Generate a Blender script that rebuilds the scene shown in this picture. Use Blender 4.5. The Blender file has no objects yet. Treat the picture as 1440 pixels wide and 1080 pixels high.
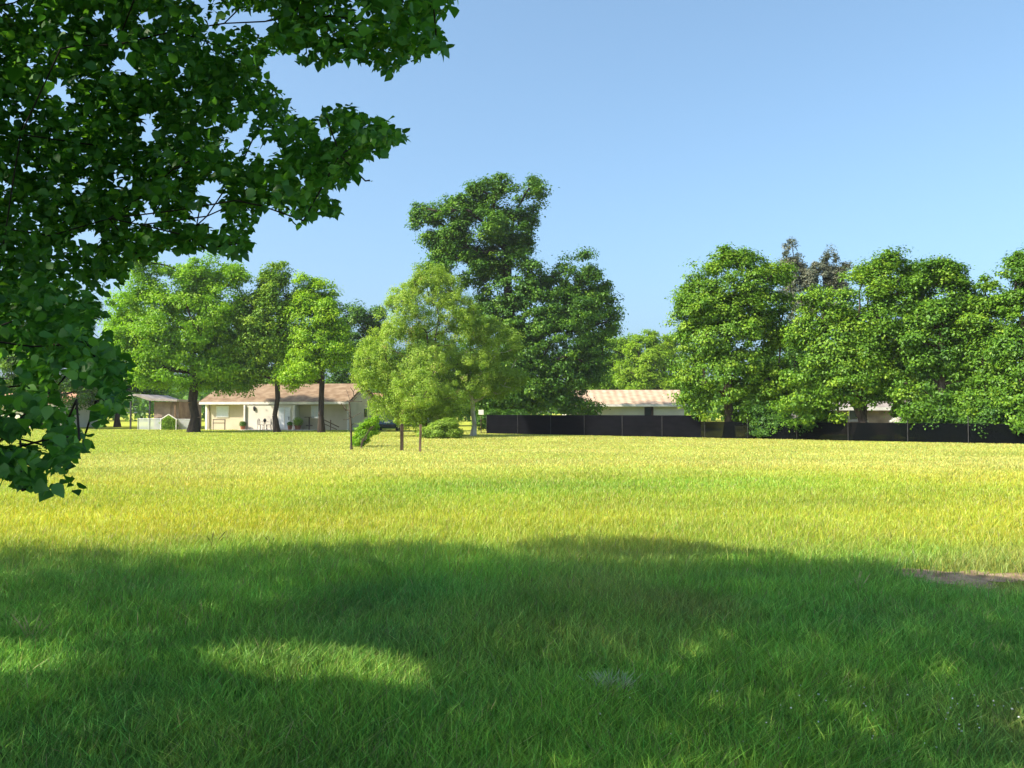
import bpy, bmesh, math, random
import numpy as np
from mathutils import Vector, Matrix

rng = np.random.default_rng(11)
random.seed(11)
SC = bpy.context.scene
COL = SC.collection
R = math.radians

# ------------------------------------------------------------------ camera
FPX, CX, CY, HOR, CAMZ = 1198.0, 720.0, 540.0, 580.0, 1.65
PITCH = math.atan((HOR - CY) / FPX)
cam = bpy.data.cameras.new('camera'); camo = bpy.data.objects.new('camera', cam); COL.objects.link(camo)
cam.sensor_width = 36.0; cam.lens = 36.0 * FPX / 1440.0
cam.clip_start = 0.05; cam.clip_end = 6000
camo.location = (0, 0, CAMZ); camo.rotation_euler = (math.pi / 2 + PITCH, 0, 0)
SC.camera = camo
cp, sp = math.cos(PITCH), math.sin(PITCH)

def W(px, py, d):
    """world point whose depth (y) is d, seen at photo pixel px, py"""
    x = (px - CX) / FPX; y = -(py - CY) / FPX
    s = d / (cp - y * sp)
    return Vector((s * x, d, CAMZ + s * (sp + y * cp)))

def G(px, py):
    x = (px - CX) / FPX; y = -(py - CY) / FPX
    s = -CAMZ / (sp + y * cp)
    return Vector((s * x, s * (cp - y * sp), 0))

def project(P):
    """photo pixels of points (N,3)"""
    rel = P - np.array([0, 0, CAMZ])
    f = rel[:, 1] * cp + rel[:, 2] * sp
    u = -rel[:, 1] * sp + rel[:, 2] * cp
    fs = np.where(np.abs(f) < 1e-3, 1e-3, f)
    return CX + FPX * rel[:, 0] / fs, CY - FPX * u / fs, f

# ------------------------------------------------------------------ light
EL = R(41.0)
LH = np.array([0.90, 0.436])                       # horizontal travel of the sunlight
LD = np.array([LH[0] * math.cos(EL), LH[1] * math.cos(EL), -math.sin(EL)])
sun = bpy.data.lights.new('sun', 'SUN'); suno = bpy.data.objects.new('sun', sun); COL.objects.link(suno)
sun.energy = 4.0; sun.angle = R(0.53); sun.color = (1.0, 0.90, 0.74)
suno.rotation_euler = Vector(LD).to_track_quat('-Z', 'Y').to_euler()
world = bpy.data.worlds.new('World'); SC.world = world; world.use_nodes = True
nt = world.node_tree; nt.nodes.clear()
sky = nt.nodes.new('ShaderNodeTexSky'); sky.sky_type = 'NISHITA'; sky.sun_disc = False
sky.sun_elevation = EL; sky.sun_rotation = math.atan2(-LH[0], -LH[1])
sky.air_density = 1.0; sky.dust_density = 4.0; sky.ozone_density = 8.0; sky.altitude = 0
bgn = nt.nodes.new('ShaderNodeBackground'); bgn.inputs[1].default_value = 0.117
wo = nt.nodes.new('ShaderNodeOutputWorld')
tcw = nt.nodes.new('ShaderNodeTexCoord'); vadd = nt.nodes.new('ShaderNodeVectorMath'); vadd.operation = 'ADD'; vadd.inputs[1].default_value = (0, 0, 0.025)
vnm = nt.nodes.new('ShaderNodeVectorMath'); vnm.operation = 'NORMALIZE'; hsv = nt.nodes.new('ShaderNodeHueSaturation'); hsv.inputs['Saturation'].default_value = 0.88; hsv.inputs['Hue'].default_value = 0.483
nt.links.new(tcw.outputs['Generated'], vadd.inputs[0]); nt.links.new(vadd.outputs[0], vnm.inputs[0]); nt.links.new(vnm.outputs[0], sky.inputs[0])
nt.links.new(sky.outputs[0], hsv.inputs['Color']); nt.links.new(hsv.outputs[0], bgn.inputs[0]); nt.links.new(bgn.outputs[0], wo.inputs[0])
SC.view_settings.view_transform = 'Standard'; SC.view_settings.look = 'None'
SC.view_settings.exposure = 1.33; SC.view_settings.gamma = 1.0
SC.cycles.max_bounces = 7; SC.cycles.diffuse_bounces = 3; SC.cycles.transmission_bounces = 4
SC.cycles.transparent_max_bounces = 8
SC.cycles.sample_clamp_indirect = 6.0

# ------------------------------------------------------------------ tags
def tag(o, label=None, cat=None, group=None, kind=None):
    if label: o['label'] = label
    if cat: o['category'] = cat
    if group: o['group'] = group
    if kind: o['kind'] = kind
    return o

def empty(name, loc, rz=0, label=None, cat=None, group=None):
    o = bpy.data.objects.new(name, None); COL.objects.link(o)
    o.location = loc; o.rotation_euler = (0, 0, rz); o.empty_display_size = 0.3
    return tag(o, label, cat, group)

# ------------------------------------------------------------------ materials
def new_mat(name):
    m = bpy.data.materials.new(name); m.use_nodes = True
    t = m.node_tree; t.nodes.clear()
    out = t.nodes.new('ShaderNodeOutputMaterial')
    return m, t, out

def leaf_mat(name, cols, trans=0.35, tboost=(1.25, 1.35, 0.5), gloss=0.05):
    """cols: list of (pos, rgb); the FACE attribute 'tint' picks the leaf's own colour"""
    m, t, out = new_mat(name)
    at = t.nodes.new('ShaderNodeAttribute'); at.attribute_name = 'tint'
    cr = t.nodes.new('ShaderNodeValToRGB'); e = cr.color_ramp.elements
    e[0].position, e[0].color = cols[0][0], (*cols[0][1], 1)
    e[1].position, e[1].color = cols[-1][0], (*cols[-1][1], 1)
    for p, c in cols[1:-1]:
        k = e.new(p); k.color = (*c, 1)
    t.links.new(at.outputs['Fac'], cr.inputs[0])
    d = t.nodes.new('ShaderNodeBsdfDiffuse'); tr = t.nodes.new('ShaderNodeBsdfTranslucent')
    mul = t.nodes.new('ShaderNodeMix'); mul.data_type = 'RGBA'; mul.blend_type = 'MULTIPLY'; mul.inputs[0].default_value = 1
    mul.clamp_result = False
    t.links.new(cr.outputs[0], mul.inputs[6]); mul.inputs[7].default_value = (*tboost, 1)
    t.links.new(cr.outputs[0], d.inputs[0]); t.links.new(mul.outputs[2], tr.inputs[0])
    mx = t.nodes.new('ShaderNodeMixShader'); mx.inputs[0].default_value = trans
    t.links.new(d.outputs[0], mx.inputs[1]); t.links.new(tr.outputs[0], mx.inputs[2])
    g = t.nodes.new('ShaderNodeBsdfGlossy'); g.inputs['Roughness'].default_value = 0.45
    g.inputs[0].default_value = (0.9, 0.95, 0.9, 1)
    mg = t.nodes.new('ShaderNodeMixShader'); mg.inputs[0].default_value = gloss
    t.links.new(mx.outputs[0], mg.inputs[1]); t.links.new(g.outputs[0], mg.inputs[2])
    t.links.new(mg.outputs[0], out.inputs[0])
    return m

def noise_mat(name, c1, c2, scale=6.0, rough=0.9, bump=0.0, stretch=(1, 1, 1), detail=5.0, spec=0.2, wave=None):
    m, t, out = new_mat(name)
    tc = t.nodes.new('ShaderNodeTexCoord'); mp = t.nodes.new('ShaderNodeMapping')
    mp.inputs['Scale'].default_value = stretch
    n = t.nodes.new('ShaderNodeTexNoise'); n.inputs['Scale'].default_value = scale; n.inputs['Detail'].default_value = detail
    cr = t.nodes.new('ShaderNodeValToRGB'); e = cr.color_ramp.elements
    e[0].position, e[0].color = 0.32, (*c1, 1); e[1].position, e[1].color = 0.68, (*c2, 1)
    b = t.nodes.new('ShaderNodeBsdfPrincipled'); b.inputs['Roughness'].default_value = rough
    b.inputs['Specular IOR Level'].default_value = spec
    t.links.new(tc.outputs['Object'], mp.inputs[0]); t.links.new(mp.outputs[0], n.inputs[0])
    t.links.new(n.outputs[0], cr.inputs[0]); t.links.new(cr.outputs[0], b.inputs[0])
    if bump:
        bp = t.nodes.new('ShaderNodeBump'); bp.inputs['Strength'].default_value = bump; bp.inputs['Distance'].default_value = 0.05
        t.links.new(n.outputs[0], bp.inputs['Height']); t.links.new(bp.outputs[0], b.inputs['Normal'])
    t.links.new(b.outputs[0], out.inputs[0])
    return m

def gloss_mat(name, c, rough=0.25, metal=0.0, spec=0.5):
    m = noise_mat(name, tuple(v * 0.92 for v in c), tuple(min(1, v * 1.06) for v in c), 9.0, rough, spec=spec)
    m.node_tree.nodes['Principled BSDF'].inputs['Metallic'].default_value = metal
    return m

M = {}
M['bark'] = noise_mat('bark', (0.030, 0.022, 0.016), (0.10, 0.078, 0.058), 7.0, 0.95, 0.8, (1, 1, 0.25))
M['bark_dark'] = noise_mat('bark_dark', (0.016, 0.012, 0.010), (0.055, 0.042, 0.034), 7.0, 0.95, 0.8, (1, 1, 0.25))
M['bark_pale'] = noise_mat('bark_pale', (0.30, 0.27, 0.21), (0.62, 0.58, 0.48), 5.0, 0.9, 0.5, (1, 1, 0.4))
M['wall_cream'] = noise_mat('wall_cream', (0.44, 0.38, 0.28), (0.54, 0.47, 0.36), 0.7, 0.9)
M['wall_white'] = noise_mat('wall_white', (0.56, 0.52, 0.44), (0.66, 0.62, 0.54), 0.7, 0.85)
M['wall_grey'] = noise_mat('wall_grey', (0.40, 0.37, 0.34), (0.52, 0.48, 0.44), 0.8, 0.9)
M['wall_brown'] = noise_mat('wall_brown', (0.16, 0.115, 0.095), (0.30, 0.225, 0.19), 1.2, 0.9)
M['trim_white'] = noise_mat('trim_white', (0.60, 0.57, 0.52), (0.72, 0.69, 0.64), 3.0, 0.6)
M['glass'] = gloss_mat('glass', (0.30, 0.36, 0.42), 0.12, 0.0, 0.8)
M['glass_dark'] = gloss_mat('glass_dark', (0.03, 0.035, 0.04), 0.1, 0.0, 0.8)
M['glass_pale_glare'] = gloss_mat('glass_pale_glare', (0.58, 0.62, 0.66), 0.2, 0.0, 0.6)  # pale bluish window reflection put into the base colour
M['dark_metal'] = gloss_mat('dark_metal', (0.03, 0.028, 0.03), 0.5, 0.0)
M['grey_metal'] = gloss_mat('grey_metal', (0.42, 0.43, 0.44), 0.45, 0.6)
M['rail_black'] = noise_mat('rail_black', (0.006, 0.006, 0.007), (0.014, 0.014, 0.015), 3.0, 0.9, spec=0.05)
M['post_grey'] = noise_mat('post_grey', (0.02, 0.02, 0.021), (0.055, 0.055, 0.058), 3.0, 0.8)
M['wood_dark'] = noise_mat('wood_dark', (0.045, 0.03, 0.022), (0.10, 0.07, 0.05), 9.0, 0.9, 0.4, (1, 1, 0.2))
M['wood_brown'] = noise_mat('wood_brown', (0.10, 0.065, 0.04), (0.22, 0.15, 0.10), 9.0, 0.9, 0.4, (1, 1, 0.2))
M['screen'] = noise_mat('screen_cloth', (0.002, 0.0025, 0.0035), (0.006, 0.006, 0.008), 1.3, 0.95, 0.0, (1, 1, 3), spec=0.02)
M['terracotta'] = noise_mat('terracotta', (0.25, 0.10, 0.05), (0.35, 0.15, 0.08), 4.0, 0.9)
M['dirt'] = noise_mat('dirt', (0.17, 0.115, 0.065), (0.32, 0.235, 0.15), 5.0, 1.0, 0.6)
M['car_paint'] = gloss_mat('car_paint', (0.012, 0.045, 0.062), 0.2, 0.3, 0.7)
M['rubber'] = gloss_mat('rubber', (0.015, 0.015, 0.015), 0.8)
M['tail_red'] = gloss_mat('tail_red', (0.30, 0.012, 0.012), 0.2)
M['stalk'] = noise_mat('stalk', (0.24, 0.26, 0.10), (0.40, 0.38, 0.18), 20.0, 0.9)
M['stalk_pale'] = noise_mat('stalk_pale', (0.30, 0.37, 0.22), (0.46, 0.50, 0.34), 20.0, 0.9)
M['weed_dark'] = noise_mat('weed_dark', (0.05, 0.06, 0.02), (0.12, 0.11, 0.04), 20.0, 0.9)
M['petal_white'] = noise_mat('petal_white', (0.55, 0.56, 0.50), (0.78, 0.78, 0.74), 40.0, 0.8)

def roof_mat(name, c1, c2, course=0.14, axis='z', ribs=None):
    """shingle courses (along object z) or standing ribs (along object x), with blotchy wear"""
    m = noise_mat(name, c1, c2, 1.6, 0.9, 0.0, detail=8)
    t = m.node_tree
    b = t.nodes['Principled BSDF']; cr = [n for n in t.nodes if n.type == 'VALTORGB'][0]
    tc = [n for n in t.nodes if n.type == 'TEX_COORD'][0]
    w = t.nodes.new('ShaderNodeTexWave'); w.wave_type = 'BANDS'
    w.bands_direction = 'X' if ribs else 'Z'
    w.inputs['Scale'].default_value = (2 * math.pi / (20 * (ribs or course)))
    w.inputs['Distortion'].default_value = 0.0 if ribs else 0.5
    w.wave_profile = 'SAW' if not ribs else 'SIN'
    rr = t.nodes.new('ShaderNodeMapRange'); rr.inputs[1].default_value = 0.0; rr.inputs[2].default_value = 1.0
    rr.inputs[3].default_value = 0.78; rr.inputs[4].default_value = 1.08
    mul = t.nodes.new('ShaderNodeMix'); mul.data_type = 'RGBA'; mul.blend_type = 'MULTIPLY'; mul.inputs[0].default_value = 1
    t.links.new(tc.outputs['Object'], w.inputs[0]); t.links.new(w.outputs[1], rr.inputs[0])
    t.links.new(cr.outputs[0], mul.inputs[6]); t.links.new(rr.outputs[0], mul.inputs[7])
    t.links.new(mul.outputs[2], b.inputs[0])
    return m
M['roof_red'] = roof_mat('roof_red', (0.17, 0.108, 0.062), (0.29, 0.210, 0.132))
M['roof_tan'] = roof_mat('roof_tan', (0.36, 0.25, 0.165), (0.50, 0.37, 0.26), ribs=0.75)
M['roof_grey'] = roof_mat('roof_grey', (0.24, 0.21, 0.19), (0.36, 0.32, 0.29))
M['roof_orange'] = roof_mat('roof_orange', (0.38, 0.19, 0.12), (0.55, 0.31, 0.21))

# mesh net fence, partly open
def net_mat():
    m, t, out = new_mat('net_cloth')
    b = t.nodes.new('ShaderNodeBsdfDiffuse'); b.inputs[0].default_value = (0.003, 0.004, 0.0045, 1)
    tr = t.nodes.new('ShaderNodeBsdfTransparent'); mx = t.nodes.new('ShaderNodeMixShader')
    tc = t.nodes.new('ShaderNodeTexCoord'); n = t.nodes.new('ShaderNodeTexNoise'); n.inputs['Scale'].default_value = 0.8
    mr = t.nodes.new('ShaderNodeMapRange'); mr.inputs[1].default_value = 0.35; mr.inputs[2].default_value = 0.65
    mr.inputs[3].default_value = 0.74; mr.inputs[4].default_value = 0.95
    t.links.new(tc.outputs['Object'], n.inputs[0]); t.links.new(n.outputs[0], mr.inputs[0]); t.links.new(mr.outputs[0], mx.inputs[0])
    t.links.new(tr.outputs[0], mx.inputs[1]); t.links.new(b.outputs[0], mx.inputs[2]); t.links.new(mx.outputs[0], out.inputs[0])
    return m
M['net'] = net_mat()

def wire_mat():
    """pale galvanised chain link: the weave covers about a third of the panel"""
    m, t, out = new_mat('chain_link')
    b = t.nodes.new('ShaderNodeBsdfDiffuse'); b.inputs[0].default_value = (0.55, 0.58, 0.58, 1)
    tr = t.nodes.new('ShaderNodeBsdfTransparent'); mx = t.nodes.new('ShaderNodeMixShader'); mx.inputs[0].default_value = 0.42
    t.links.new(tr.outputs[0], mx.inputs[1]); t.links.new(b.outputs[0], mx.inputs[2]); t.links.new(mx.outputs[0], out.inputs[0])
    return m
M['chain_link'] = wire_mat()

# ------------------------------------------------------------------ mesh builder for hard things
class MB:
    def __init__(s): s.bm = bmesh.new()
    def box(s, c, size, rot=None, bevel=0.0):
        r = bmesh.ops.create_cube(s.bm, size=1.0)
        vs = r['verts']
        bmesh.ops.scale(s.bm, vec=size, verts=vs)
        if bevel:
            es = list({e for v in vs for e in v.link_edges})
            rr = bmesh.ops.bevel(s.bm, geom=es, offset=bevel, segments=2, affect='EDGES')
            vs = list({v for f in rr['faces'] for v in f.verts} | {v for v in vs if v.is_valid})
        if rot: bmesh.ops.rotate(s.bm, cent=(0, 0, 0), matrix=Matrix.Rotation(rot[1], 3, rot[0]), verts=vs)
        bmesh.ops.translate(s.bm, vec=c, verts=vs)
        return s
    def span(s, a, b, bevel=0.0):
        a, b = Vector(a), Vector(b)
        return s.box((a + b) / 2, [abs(v) for v in (b - a)], bevel=bevel)
    def tube(s, p0, p1, r0, r1=None, seg=8):
        r1 = r0 if r1 is None else r1
        p0, p1 = Vector(p0), Vector(p1); d = p1 - p0
        q = d.to_track_quat('Z', 'Y')
        rings = []
        for p, r in ((p0, r0), (p1, r1)):
            rings.append([s.bm.verts.new(p + q @ Vector((r * math.cos(2 * math.pi * k / seg), r * math.sin(2 * math.pi * k / seg), 0))) for k in range(seg)])
        for k in range(seg):
            s.bm.faces.new((rings[0][k], rings[0][(k + 1) % seg], rings[1][(k + 1) % seg], rings[1][k]))
        s.bm.faces.new(rings[0][::-1]); s.bm.faces.new(rings[1])
        return s
    def prism(s, poly, a, b, axis='y'):
        """poly of (u, z) swept from a to b along axis"""
        def P(u, z, t): return (u, t, z) if axis == 'y' else (t, u, z)
        A = [s.bm.verts.new(P(u, z, a)) for u, z in poly]; B = [s.bm.verts.new(P(u, z, b)) for u, z in poly]
        n = len(poly)
        for k in range(n): s.bm.faces.new((A[k], A[(k + 1) % n], B[(k + 1) % n], B[k]))
        s.bm.faces.new(A[::-1]); s.bm.faces.new(B)
        return s
    def build(s, name, mat, parent=None, smooth=False, loc=None):
        bmesh.ops.recalc_face_normals(s.bm, faces=s.bm.faces)
        me = bpy.data.meshes.new(name); s.bm.to_mesh(me); s.bm.free()
        me.materials.append(mat)
        if smooth: me.shade_smooth()
        o = bpy.data.objects.new(name, me); COL.objects.link(o)
        if parent is not None: o.parent = parent
        if loc: o.location = loc
        return o

# ------------------------------------------------------------------ mass geometry with numpy
def np_mesh(name, verts, faces, mat, parent=None, tint=None, color=None, loc=None, smooth=False):
    """faces: (F,k) equal-size polygons"""
    F, k = faces.shape
    me = bpy.data.meshes.new(name)
    me.vertices.add(len(verts)); me.vertices.foreach_set('co', np.ascontiguousarray(verts, dtype=np.float32).ravel())
    me.loops.add(F * k); me.loops.foreach_set('vertex_index', np.ascontiguousarray(faces, dtype=np.int32).ravel())
    me.polygons.add(F); me.polygons.foreach_set('loop_start', np.arange(0, F * k, k, dtype=np.int32))
    me.update(calc_edges=True)
    if tint is not None:
        a = me.attributes.new('tint', 'FLOAT', 'FACE'); a.data.foreach_set('value', np.ascontiguousarray(tint, dtype=np.float32))
    if color is not None:
        a = me.attributes.new('blade', 'FLOAT_COLOR', 'POINT')
        a.data.foreach_set('color', np.ascontiguousarray(np.concatenate([color, np.ones((len(color), 1))], 1), dtype=np.float32).ravel())
    me.materials.append(mat)
    if smooth: me.shade_smooth()
    o = bpy.data.objects.new(name, me); COL.objects.link(o)
    if parent is not None: o.parent = parent
    if loc is not None: o.location = loc
    return o

def unit(v): return v / np.maximum(np.linalg.norm(v, axis=-1, keepdims=True), 1e-9)

_tab = rng.random((256, 256))
def vnoise(x, y, s=1.0, off=0):
    x = np.asarray(x) / s + off * 17.3 + 1000; y = np.asarray(y) / s + off * 9.1 + 1000
    xi = np.floor(x).astype(int); yi = np.floor(y).astype(int); fx = x - xi; fy = y - yi
    fx = fx * fx * (3 - 2 * fx); fy = fy * fy * (3 - 2 * fy)
    t = lambda a, b: _tab[a % 256, b % 256]
    return (t(xi, yi) * (1 - fx) + t(xi + 1, yi) * fx) * (1 - fy) + (t(xi, yi + 1) * (1 - fx) + t(xi + 1, yi + 1) * fx) * fy
def fnoise(x, y, s, off=0): return (vnoise(x, y, s, off) + 0.5 * vnoise(x, y, s / 2.1, off + 3) + 0.25 * vnoise(x, y, s / 4.3, off + 5)) / 1.75

# leaf templates: (length along t, width along b, lift along n), faces as quads
KITE = (np.array([[0, 0, 0], [0.45, 0.32, 0.10], [1, 0, -0.06], [0.45, -0.32, 0.10]]), np.array([[0, 1, 2, 2], [0, 2, 3, 3]]))
KITE = (KITE[0], np.array([[0, 1, 2], [0, 2, 3]]))
BROAD = (np.array([[0, 0, 0], [0.10, 0.30, 0.07], [0.42, 0.46, 0.10], [0.78, 0.25, 0.02], [1.08, 0, -0.14],
                   [0.78, -0.25, 0.02], [0.42, -0.46, 0.10], [0.10, -0.30, 0.07], [0.5, 0, 0]]),
         np.array([[0, 1, 8], [1, 2, 8], [2, 3, 8], [3, 4, 8], [4, 5, 8], [5, 6, 8], [6, 7, 8], [7, 0, 8]]))
NEEDLE = (np.array([[0, 0.03, 0], [1, 0, 0], [0, -0.03, 0]]), np.array([[0, 1, 2]]))

def leaves(P, N, size, tint, tpl, down=0.0):
    """leaf faces at P with normals N and a random heading; returns verts, faces, tint"""
    n = len(P)
    a = rng.normal(size=(n, 3)); a[:, 2] -= down
    T = unit(a - (a * N).sum(1, keepdims=True) * N); B = np.cross(N, T)
    tv, tf = tpl
    V = (P[:, None] + size[:, None, None] * (tv[None, :, 0:1] * T[:, None] + tv[None, :, 1:2] * B[:, None] + tv[None, :, 2:3] * N[:, None])).reshape(-1, 3)
    Fc = (tf[None] + (np.arange(n) * len(tv))[:, None, None]).reshape(-1, tf.shape[1])
    return V, Fc, np.repeat(tint, len(tf))

def tree_edges(root_nodes, targets, pull=0.35, seglen=1.2, bare=None):
    """greedy tree from the trunk's nodes out to the clump centres. Returns nodes, parent index, leaf-load"""
    nodes = [np.array(p, float) for p in root_nodes]; par = [-1] + list(range(len(root_nodes) - 1))
    cost = [0.0]
    for k in range(1, len(nodes)): cost.append(cost[-1] + np.linalg.norm(nodes[k] - nodes[k - 1]) * 0.5)
    top = np.array(root_nodes[0]); order = np.argsort(np.linalg.norm(targets - top, axis=1))
    for i in order:
        p = targets[i]; A = np.array(nodes); c = np.array(cost)
        d = np.linalg.norm(A - p, axis=1); rise = np.maximum(0, A[:, 2] - p[2])
        cost_ = d + pull * c + 0.6 * rise
        if bare is not None:                         # keep twigs among the leaves
            for f_ in (0.25, 0.5, 0.75): cost_ = cost_ + 4.0 * d * bare(A * (1 - f_) + p * f_)
        k = int(np.argmin(cost_))
        L = d[k]
        while L > seglen:                                  # bend: a mid point that first leaves along the way out
            f = min(0.5, seglen / L)
            mid = nodes[k] * (1 - f) + p * f + np.array([*(rng.normal(size=2) * 0.10 * seglen), 0.07 * L * f + rng.normal() * 0.06 * seglen])
            nodes.append(mid); par.append(k); cost.append(cost[k] + L * f); k = len(nodes) - 1; L = np.linalg.norm(p - mid)
        nodes.append(p); par.append(k); cost.append(cost[k] + L)
    n = len(nodes); load = np.zeros(n)
    kids = [[] for _ in range(n)]
    for i in range(1, n): kids[par[i]].append(i)
    for i in range(n - 1, -1, -1):
        load[i] = max(1.0, load[i])
        if par[i] >= 0: load[par[i]] += load[i]
    return nodes, par, load

def limb_mesh(name, nodes, par, load, r_base, r_tip, mat, parent, n_trunk, flare=1.6, seg=8, cap=None):
    rad = r_base * np.sqrt(load / load[0]); rad = np.maximum(rad, r_tip)
    if cap is not None: rad = np.minimum(rad, cap)
    V, F = [], []
    def ring(p, d, r, sg):
        q = Vector(d).to_track_quat('Z', 'Y'); b = len(V)
        for k in range(sg):
            a = 2 * math.pi * k / sg
            V.append(tuple(Vector(p) + q @ Vector((r * math.cos(a), r * math.sin(a), 0))))
        return b
    for i in range(1, len(nodes)):
        p0, p1 = nodes[par[i]], nodes[i]; d = p1 - p0
        if np.linalg.norm(d) < 1e-4: continue
        r1 = rad[i]; r0 = rad[par[i]] if (i < n_trunk) else min(rad[par[i]] * 0.9, rad[i] * 1.35)
        if i == 1: r0 *= flare
        sg = seg if r0 > 0.05 else 5
        a, b = ring(p0, d, r0, sg), ring(p1, d, r1, sg)
        for k in range(sg): F.append((a + k, a + (k + 1) % sg, b + (k + 1) % sg, b + k))
    return np_mesh(name, np.array(V), np.array(F), mat, parent, smooth=True)

def make_tree(name, label, cat, base, lobes, leaf_m, bark_m, trunk_r, n_leaf, leaf_size, trunk_top=0.55, clump=(0.55, 1.0),
              group=None, gap=0.30, up=0.55, shell=0.55, tint_mid=0.5, tint_var=0.22, lean=(0, 0), n_limb=46, r_tip=0.018, tpl=KITE, stems=1, flat=0.75, bright=None, zmin=0.35):
    """lobes: world-space ellipsoids (cx, cy, cz, rx, ry, rz). Clumps of leaf faces fill their outer volume."""
    bx, by = base
    root = empty(name, (bx, by, 0), 0, label, cat, group)
    L = np.array(lobes, float); L[:, 0] -= bx; L[:, 1] -= by
    L[:, 3:6] *= 1.0; n_leaf = int(n_leaf * 3.1); gap *= 0.80
    sat = []
    for l in L:
        for _ in range(4):
            v = unit(rng.normal(size=3) + np.array([0, 0, 0.25])); f = rng.uniform(0.22, 0.55)
            sat.append([*(l[:3] + v * l[3:6] * rng.uniform(0.75, 1.0)), *(np.full(3, f * l[3:6].mean()))])
    L = np.concatenate([L, sat])
    area = (L[:, 3] * L[:, 5] + L[:, 3] * L[:, 4] + L[:, 4] * L[:, 5]); area /= area.sum()
    cm = 0.5 * (clump[0] + clump[1])
    n_cl = max(12, int(n_leaf / 95))
    which = rng.choice(len(L), n_cl * 2, p=area)
    u = unit(rng.normal(size=(n_cl * 2, 3)))
    r = shell + (1 - shell) * rng.random(n_cl * 2) ** 0.7
    ph = which * 7.31
    r = r * (0.74 + 0.55 * (0.6 * vnoise(u[:, 0] * 2 + ph, u[:, 2] * 2 + u[:, 1], 1.0, 41) + 0.4 * vnoise(u[:, 0] * 5 + ph, u[:, 2] * 5 - u[:, 1] * 4, 1.0, 43)))
    C = L[which, :3] + u * r[:, None] * np.maximum(L[which, 3:6] - 0.35 * cm, 0.25 * L[which, 3:6])
    # drop clumps buried deep inside another lobe, and open real gaps
    keep = C[:, 2] > zmin
    q = (((C[:, None] - L[None, :, :3]) / L[None, :, 3:6]) ** 2).sum(2)
    keep &= (q.min(1) > 0.16)
    seed = rng.integers(0, 50)
    s = 0.16 * max(L[:, 3].max(), 2.0) + 0.6
    g = 0.5 * vnoise(C[:, 0] + 0.6 * C[:, 1], C[:, 2], s, seed) + 0.5 * vnoise(C[:, 1] - 0.4 * C[:, 0], C[:, 2] * 1.1, s, seed + 1)
    keep &= g > np.quantile(g, gap)
    C = C[keep][:n_cl]
    # leaves
    per = max(8, int(n_leaf / len(C)))
    ci = np.repeat(np.arange(len(C)), per); n = len(ci)
    rad = clump[0] * 0.75 + (clump[1] - clump[0] * 0.75) * rng.random(len(C)) ** 1.6
    o = unit(rng.normal(size=(n, 3))) * (rng.random(n) ** 0.45)[:, None]
    sprig = np.where(rng.random(n) < 0.10, rng.uniform(1.0, 1.7, n), 1.0)
    P = C[ci] + o * (rad[ci] * sprig)[:, None] * np.array([1, 1, flat * 0.72])
    cen = L[:, :3].mean(0); out = unit(C - cen)
    N = unit(0.75 * o + 0.40 * out[ci] + np.array([0, 0, up]) + 0.42 * rng.normal(size=(n, 3)))
    ct = tint_mid + tint_var * 0.6 * rng.normal(size=len(C))
    if bright is not None: ct = ct + bright(C + np.array([bx, by, 0]))
    tint = np.clip(ct[ci] + tint_var * 0.5 * rng.normal(size=n), 0, 1)
    ok = P[:, 2] > 0.03
    P, N, tint = P[ok], N[ok], tint[ok]
    size = leaf_size * 0.76 * rng.uniform(0.65, 1.35, len(P))
    V, F, tt = leaves(P, N, size, tint, tpl, 0.4)
    np_mesh('crown', V, F, leaf_m, root, tint=tt)
    # wood
    zt = (L[:, 2] + 0.2 * L[:, 5]).max() * trunk_top
    for sidx in range(stems):
        ang = 2 * math.pi * sidx / max(1, stems) + 0.7; off = 0.0 if stems == 1 else 0.10 * zt
        rn = [np.array([0 if stems == 1 else 0.3 * trunk_r * 3 * math.cos(ang), 0 if stems == 1 else 0.9 * trunk_r * math.sin(ang), -0.15])]
        for k in range(1, 7):
            f = k / 6
            rn.append(np.array([lean[0] * f * f + off * math.cos(ang) * f + rng.normal() * 0.012 * zt, lean[1] * f + off * math.sin(ang) * f + rng.normal() * 0.012 * zt, zt * f]))
        Ct = C[C[:, 2] > zt * 0.35]
        if stems > 1:
            a2 = np.arctan2(Ct[:, 1], Ct[:, 0]); Ct = Ct[np.abs((a2 - ang + np.pi) % (2 * np.pi) - np.pi) < math.pi / stems]
        if len(Ct) > n_limb: Ct = Ct[rng.choice(len(Ct), n_limb, replace=False)]
        # limbs start above the clear bole
        nodes, par, load = tree_edges(rn[2:], Ct)
        nodes = rn[:2] + nodes; par = [-1, 0] + [1 if p < 0 else p + 2 for p in par]; load = np.concatenate([[load[0] * 1.12, load[0] * 1.03], load])
        limb_mesh('trunk', nodes, par, load, trunk_r, r_tip, bark_m, root, 7)
    return root

def PL(d, *ells, k=0.85):
    """pixel ellipses (cx, cy, rx, ry[, depth shift]) of the photo given their real place and size at depth d"""
    o = []
    for e in ells:
        dd = d + (e[4] if len(e) > 4 else 0.0); s = dd / FPX
        p = W(e[0], e[1], dd)
        o.append((p.x, p.y, p.z, e[2] * s, k * e[2] * s if len(e) < 6 else e[5], e[3] * s))
    return o

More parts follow.
